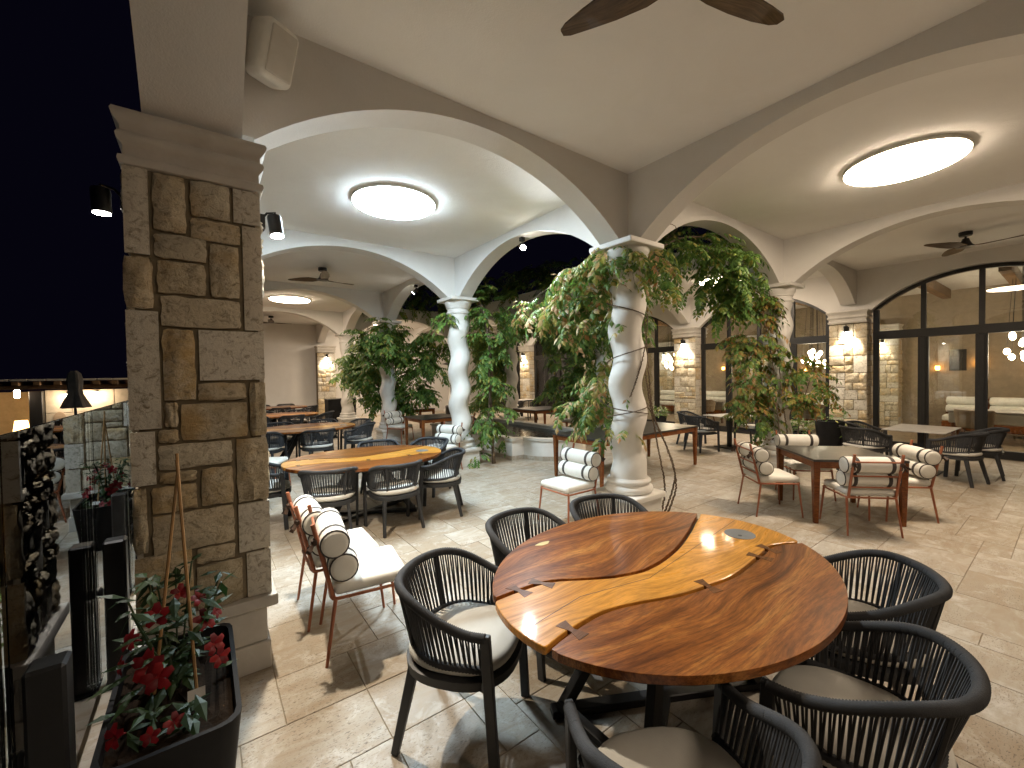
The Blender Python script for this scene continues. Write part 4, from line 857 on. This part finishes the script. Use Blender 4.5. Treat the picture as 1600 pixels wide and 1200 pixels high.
# ------------------------------------------------------------------ planters with red flowers
def flower(mb, p, d, size, rg):
    d = d.normalized(); a = d.cross(Vector((.3, .1, 1))).normalized(); b = d.cross(a)
    for k in range(5):
        q = 6.283 * k / 5 + rg.uniform(-.15, .15); o_ = a * math.cos(q) + b * math.sin(q); s_ = d.cross(o_)
        b0 = p + d * size * .15; m = p + d * size * .45 + o_ * size * .5; tp = p + d * size * .35 + o_ * size * 1.0
        mb.add([b0, m + s_ * size * .36, m + d * size * .1, m - s_ * size * .36, tp + s_ * size * .22, tp - s_ * size * .16], [(0, 1, 2), (0, 2, 3), (1, 4, 2), (2, 5, 3), (2, 4, 5)])
    mb.tube([p - d * size * .7, p + d * size * .2], [size * .06, size * .16], 5)
def planter(loc, label, plabel, seed):
    g = thing('planter_box', loc, label, 'planter', None, 0); rg = random.Random(seed)
    def rr(hx, hy, c=.07): return [(sx * (hx - c) + c * math.cos(R(a0 + q)), sy * (hy - c) + c * math.sin(R(a0 + q))) for sx, sy, a0 in ((1, 1, 0), (-1, 1, 90), (-1, -1, 180), (1, -1, 270)) for q in (0, 30, 60, 90)]
    rings = [(rr(.17, .36), 0), (rr(.215, .41), .45), (rr(.218, .413), .47), (rr(.200, .395), .47), (rr(.192, .387), .36)]; n = 16; vs = [(x, y, z) for P, z in rings for x, y in P]
    fs = [(i * n + k, i * n + (k + 1) % n, (i + 1) * n + (k + 1) % n, (i + 1) * n + k) for i in range(4) for k in range(n)] + [tuple(range(n - 1, -1, -1))]
    MB().add(vs, fs).build('box', 'planter_resin', g, smooth=True, ang=40)
    S = rr(.195, .39); mb = MB(); m = 12; vs = [(x * q / m, y * q / m, .415 + rg.uniform(-.008, .012)) for q in range(1, m + 1) for x, y in S]; k = len(S)
    mb.add(vs + [(0, 0, .42)], [(q * k + i, q * k + (i + 1) % k, (q + 1) * k + (i + 1) % k, (q + 1) * k + i) for q in range(m - 1) for i in range(k)] + [(i, (i + 1) % k, len(vs)) for i in range(k)]).build('soil', 'soil', g)
    p = thing('mandevilla', (loc[0], loc[1], .41), plabel, 'flower'); top = Vector((.02, .16, .98))
    for q, w_ in (((-.08, .05, 0), .94), ((.05, .26, 0), 1.02), ((.07, -.06, 0), .99)):
        a = Vector(q); d = top * w_ - a; MB().tube([a, a + d * .5, a + d * 1.03], .0065, 6).build('bamboo_stake', 'bamboo', p, smooth=True)
    mb = MB(); 
    for k in range(9):
        a = rg.uniform(0, 6.28); P = [Vector((0, .05, 0))]; 
        for q in range(5): P.append(P[-1] + Vector((math.cos(a) * .035, math.sin(a) * .05, .09 + rg.uniform(-.02, .02))))
        MB().tube(P, .004, 5).build('stem', 'leaf_glossy', p)
        P = resample(P, 9)
        for v in P[1:]:
            for _ in range(2):
                d = Vector((rg.gauss(0, 1), rg.gauss(0, 1), rg.uniform(-.4, .5))).normalized(); s_ = rg.uniform(.07, .11); leaflet(mb, v, d, Vector((0, 0, 1)), s_, s_ * .42)
    for k in range(46):
        a = rg.uniform(0, 6.28); r = rg.random() ** .6; z = rg.uniform(.02, .50); sp = .19 * (1 - z * 1.1) + .04
        v = Vector((r * math.cos(a) * sp, .05 + r * math.sin(a) * sp * 1.5, z)); d = Vector((math.cos(a), math.sin(a), rg.uniform(-.5, .4))).normalized(); s_ = rg.uniform(.08, .12); leaflet(mb, v, d, Vector((0, 0, 1)), s_, s_ * .40)
    for k in range(20):
        a = rg.uniform(0, 6.28); v = Vector((rg.uniform(-.1, .1), rg.uniform(-.3, -.05), .01)); d = Vector((math.cos(a), math.sin(a), .5)).normalized(); leaflet(mb, v, d, Vector((0, 0, 1)), .12, .035)
    tag(mb.build('foliage', 'leaf_glossy', p), kind='stuff')
    for v, d, s_ in (((-.08, -.06, .20), (-.4, -.8, .5), .085), ((-.05, -.10, .16), (-.2, -1, .3), .08), ((.10, .05, .27), (.4, -.8, .5), .07), ((.13, -.02, .18), (.5, -.7, .3), .065), ((.15, -.06, .14), (.4, -.8, .2), .06), ((-.13, -.02, .30), (-.7, -.5, .5), .06), ((-.05, .0, .37), (-.3, -.8, .4), .07), ((.08, .08, .36), (.4, -.6, .6), .055), ((.14, .04, .30), (.8, -.4, .3), .05), ((-.17, .06, .17), (-.9, -.3, .2), .055), ((-.16, -.24, .07), (-.7, -.6, .4), .06), ((-.06, -.30, .06), (-.3, -.9, .4), .045), ((.02, .06, .42), (.0, -.8, .5), .05), ((.0, -.26, .05), (.3, -.8, .5), .05)):
        mb = MB(); flower(mb, Vector(v), Vector(d), s_ * .72, rg); mb.build('blossom', 'petal_red', p, smooth=True, ang=80)
    MB().prism([(-.03, -.02), (.03, -.02), (.03, .02), (-.03, .02)], 0, .002).xf(Matrix.Translation((.07, -.13, .05)) @ Matrix.Rotation(R(50), 4, 'X')).build('plant_label', 'pale_top', p)
planter((-4.255, -.93, 0), 'dark rectangular planter full of soil at the foot of the stone pillar', 'mandevilla with red blossoms tied to three bamboo stakes', 7)
planter((-4.255, 3.2, 0), 'dark planter before the second outer pillar, mirrored in the balustrade glass', 'red-flowered mandevilla mirrored in the balustrade glass', 17)

# pot beside the pier, small flowering pots, heater
def pot(loc, label, r, h, mat, nl, seed, white):
    g = thing('plant_pot', loc, label, 'pot')
    MB().lathe([(r * .72, 0), (r * .8, .02), (r, h * .75), (r * 1.05, h), (r * .92, h), (r * .9, h * .9), (.01, h * .88)], 24).build('pot_body', mat, g, smooth=True, ang=50)
    rg = random.Random(seed); mb = MB(); fl = MB()
    for _ in range(nl):
        a = rg.uniform(0, 6.28); q = rg.uniform(.2, 1.2) * r * 1.5; v = Vector((math.cos(a) * q * .6, math.sin(a) * q * .6, h + rg.uniform(0, .3))); d = Vector((math.cos(a), math.sin(a), rg.uniform(-.6, .6)))
        leaflet(mb, v, d.normalized(), Vector((0, 0, 1)), .13, .05)
        if rg.random() < white: flower(fl, v + d * .08, d, .035, rg)
    tag(mb.build('foliage', 'leaf_green', g), kind='stuff')
    if white: tag(fl.build('blossoms', 'petal_white', g), kind='stuff')
pot((7.35, .15, 0), 'dark round pot standing against the lit stone pier', .27, .62, 'planter_resin', 40, 2, 0)
pot((7.45, .75, 0), 'white-flowered bushy pot beside the dark round pot', .2, .3, 'planter_resin', 120, 3, .3)
pot((7.5, 4.7, 0), 'white-flowered bushy pot at the foot of the second lit pier', .22, .4, 'planter_resin', 130, 5, .35)
pot((7.4, -.2, 0), 'low leafy pot behind the pale rectangular table', .18, .3, 'planter_resin', 60, 8, .1)
g = thing('patio_heater', (3.7, 11.4, 0), 'black patio heater with a cone head by the far columns', 'heater')
MB().lathe([(.22, 0), (.24, .03), (.24, .6), (.2, .64), (.03, .66)], 20).build('gas_housing', 'black_metal', g, smooth=True, ang=40); MB().tube([(0, 0, .6), (0, 0, 2.0)], .03, 10).build('pole', 'black_metal', g, smooth=True)
MB().lathe([(.06, 1.95), (.09, 2.0), (.12, 2.2), (.36, 2.24), (.05, 2.34)], 20).build('burner_hood', 'black_metal', g, smooth=True, ang=40)
g = thing('service_box', (.1, 13.6, 0), 'dark box standing near the end wall pier', 'box'); MB().box(-.5, .5, -.3, .3, .05, .95).build('cabinet', 'planter_resin', g, bevel=.01); MB().box(-.52, .52, -.32, .32, .95, .98).build('lid', 'black_metal', g, bevel=.005)

# ------------------------------------------------------------------ balustrade and outdoors
GX = -4.645
g = thing('glass_balustrade', (GX, 0, 0), 'frameless glass balustrade with black posts along the terrace edge', 'balustrade')
ys = [-3.9, -2.57, -1.22, .12, 1.47, 2.82, 4.17, 5.5]
for k, y in enumerate(ys):
    MB().box(.025, .125, y - .05, y + .05, 0, .85).build('post', 'black_metal', g, bevel=.01)
    MB().lathe([(.01, -.012), (.03, -.01), (.032, .012), (.02, .022)], 14, (-.005, y, .55), axis='x').build('clamp_knob', 'black_metal', g, smooth=True)
    MB().box(.015, .145, y - .07, y + .07, 0, .012).build('foot_plate', 'black_metal', g)
    if k + 1 < len(ys): MB().box(-.006, .006, y + .006 - .06, ys[k + 1] - .066, .06, 1.615).build('pane', 'clear_glass', g, bevel=.0015)
st('terrace_kerb', MB().box(-5.35, -4.665, -4.6, 6.6, -3.5, -.02), 'moulding_stone')
o = MB().box(-5.36, -4.95, -4.6, 6.6, -.02, .18).build('parapet_coping', 'column_stone', None, bevel=.01); tag(o, 'pale stone parapet coping outside the glass balustrade', 'parapet')
st('ground', MB().box(-90, -5.36, -60, 120, -3.6, -3.4), 'terrain_ground')
# shrubs below the terrace
rgs = random.Random(8)
for k, (x, y, h, r) in enumerate(((-5.75, 1.0, .9, .35), (-5.8, 1.9, 1.2, .38), (-5.7, 2.9, .95, .36), (-6.4, 3.8, 1.0, .5))):
    s_ = thing('shrub', (x, y, -3.4), ('dark feathery shrub seen low through the balustrade glass'), 'shrub', 'shrubs outside the balustrade')
    MB().tube([(0, 0, 0), (.03, .02, 1.5), (0, 0, 3.4 + h * .6)], [.05, .04, .01], 7).build('trunk', 'vine_wood', s_, smooth=True)
    foliage('crown', [((x, y, h * .45), (r, r, h * .65), 130), ((x, y, -.9), (r * 1.2, r * 1.2, .9), 120)], 'leaf_green', s_, 60 + k, .07, .2)
# neighbouring building on the lower terrace
YN = 13.0
b = thing('neighbour_house', (-7.2, YN, -3.4), 'pale block-walled house with an arched niche and lamps beyond the glass', 'house')
def NB(*a): m = MB().box(*a); m.v = [(p[0] + 7.2, p[1] - YN, p[2] + 3.4) for p in m.v]; return m
for r_ in range(7):
    z1 = 1.56 - r_ * .62; xx = -7.5 + (0 if r_ % 2 else -.35)
    while xx < -5.0:
        a, c_ = max(xx, -7.5), min(xx + .85, -5.0)
        if c_ - a > .05 and not (z1 < 1.6 and z1 - .62 < 1.0 and a < -7.05 and c_ > -7.42 and False): NB(a + .006, c_ - .006, YN, YN + .3, z1 - .61, z1).build('wall_block', 'neighbour_wall', b, bevel=.008)
        xx += .85
NB(-7.5, -5.0, YN + .04, YN + .28, -3.0, 1.55).build('mortar_core', 'mortar', b)
pts = [(-7.36, -.9)] + [(-7.235 - .125 * math.cos(R(q)), .78 + .20 * math.sin(R(q))) for q in range(0, 181, 15)] + [(-7.11, -.9)]
n = len(pts); MB().add([(x + 7.2, -.012 - .0, z + 3.4) for x, z in pts] + [(x + 7.2, .05, z + 3.4) for x, z in pts], [tuple(range(n)), tuple(range(2 * n - 1, n - 1, -1))] + [(i, n + i, n + (i + 1) % n, (i + 1) % n) for i in range(n)]).build('arched_niche', 'tan_cloth', b)
NB(-7.74, -7.5, YN - .2, YN + .3, -3.0, 1.55).build('corner_pier', 'dark_print', b, bevel=.01)
NB(-9.6, -7.74, YN + 2.2, YN + 2.4, -3.0, 1.5).build('porch_wall', 'neighbour_wall', b)
NB(-9.8, -5.0, YN - .5, YN + 2.6, 1.60, 1.70).build('porch_roof', 'beam_wood', b)
for k in range(14): NB(-9.7 + k * .36, -9.62 + k * .36 + .04, YN - .75, YN + 2.5, 1.70, 1.80).build('rafter', 'beam_wood', b, bevel=.01)
for k in range(16): NB(-9.8 + k * .31, -9.51 + k * .31, YN - .7, YN + .6, 1.81, 1.86).build('roof_tile', 'neighbour_wall', b, bevel=.01)
for x, z, s_ in ((-7.05, 1.36, .07), (-6.5, 1.40, .06), (-7.95, 1.50, .06)):
    q = thing('wall_lamp', (x, YN - .14, z), 'small glowing lamp under the neighbouring roof', 'lamp', 'lamps on the neighbouring house')
    MB().lathe([(.02, -.12), (.05, -.1), (.05, .08), (.02, .1)], 10).build('lamp_glass', 'bulb_glow', q, smooth=True); MB().box(-.03, .03, 0, .14, .08, .13).build('bracket', 'black_metal', q)
    lamp('lamp_light', 'POINT', (0, -.12, -.05), 5, WARM, q, shadow_soft_size=.06)
for x, z in ((-8.14, .62), (-7.82, .74)):
    q = thing('table_lamp', (x, YN + .9, z - .3), 'glowing cream table lamp on the neighbouring porch', 'lamp', 'table lamps on the neighbouring porch')
    MB().lathe([(.16, .1), (.12, .42)], 20).build('shade', 'shade_glow', q, smooth=True); MB().tube([(0, 0, -.35), (0, 0, .15)], .02, 8).build('stand', 'black_metal', q); MB().lathe([(.1, -.37), (.1, -.35)], 14).build('base', 'black_metal', q)
    lamp('lamp_light', 'POINT', (0, -.3, .3), 5, (1, .6, .25), q, shadow_soft_size=.1)
o = thing('porch_counter', (-8.4, YN + .9, -3.4), 'dark counter on the neighbouring porch under the table lamps', 'counter'); MB().box(-1.2, .85, -.3, .3, 0, 3.25).build('body', 'dark_print', o, bevel=.01); MB().box(-1.25, .9, -.35, .35, 3.25, 3.33).build('worktop', 'beam_wood', o, bevel=.01)
q = thing('closed_parasol', (-6.42, 10.0, -3.4), 'closed dark parasol standing beyond the balustrade', 'parasol')
MB().tube([(0, 0, 0), (0, 0, 5.2)], .025, 8).build('pole', 'black_metal', q, smooth=True)
vs = []; m = 20; prof = [(.05, 5.42), (.10, 5.36), (.13, 5.2), (.11, 5.0), (.12, 4.9), (.2, 4.7), (.235, 4.6)]
for r, z in prof:
    for k in range(m): a = 6.283 * k / m; rr = r * (1 + .16 * math.cos(5 * a + z)); vs.append((rr * math.cos(a), rr * math.sin(a), z))
MB().add(vs, [(i * m + k, i * m + (k + 1) % m, (i + 1) * m + (k + 1) % m, (i + 1) * m + k) for i in range(len(prof) - 1) for k in range(m)] + [tuple(range(m))]).build('folded_canopy', 'parasol_cloth', q, smooth=True)
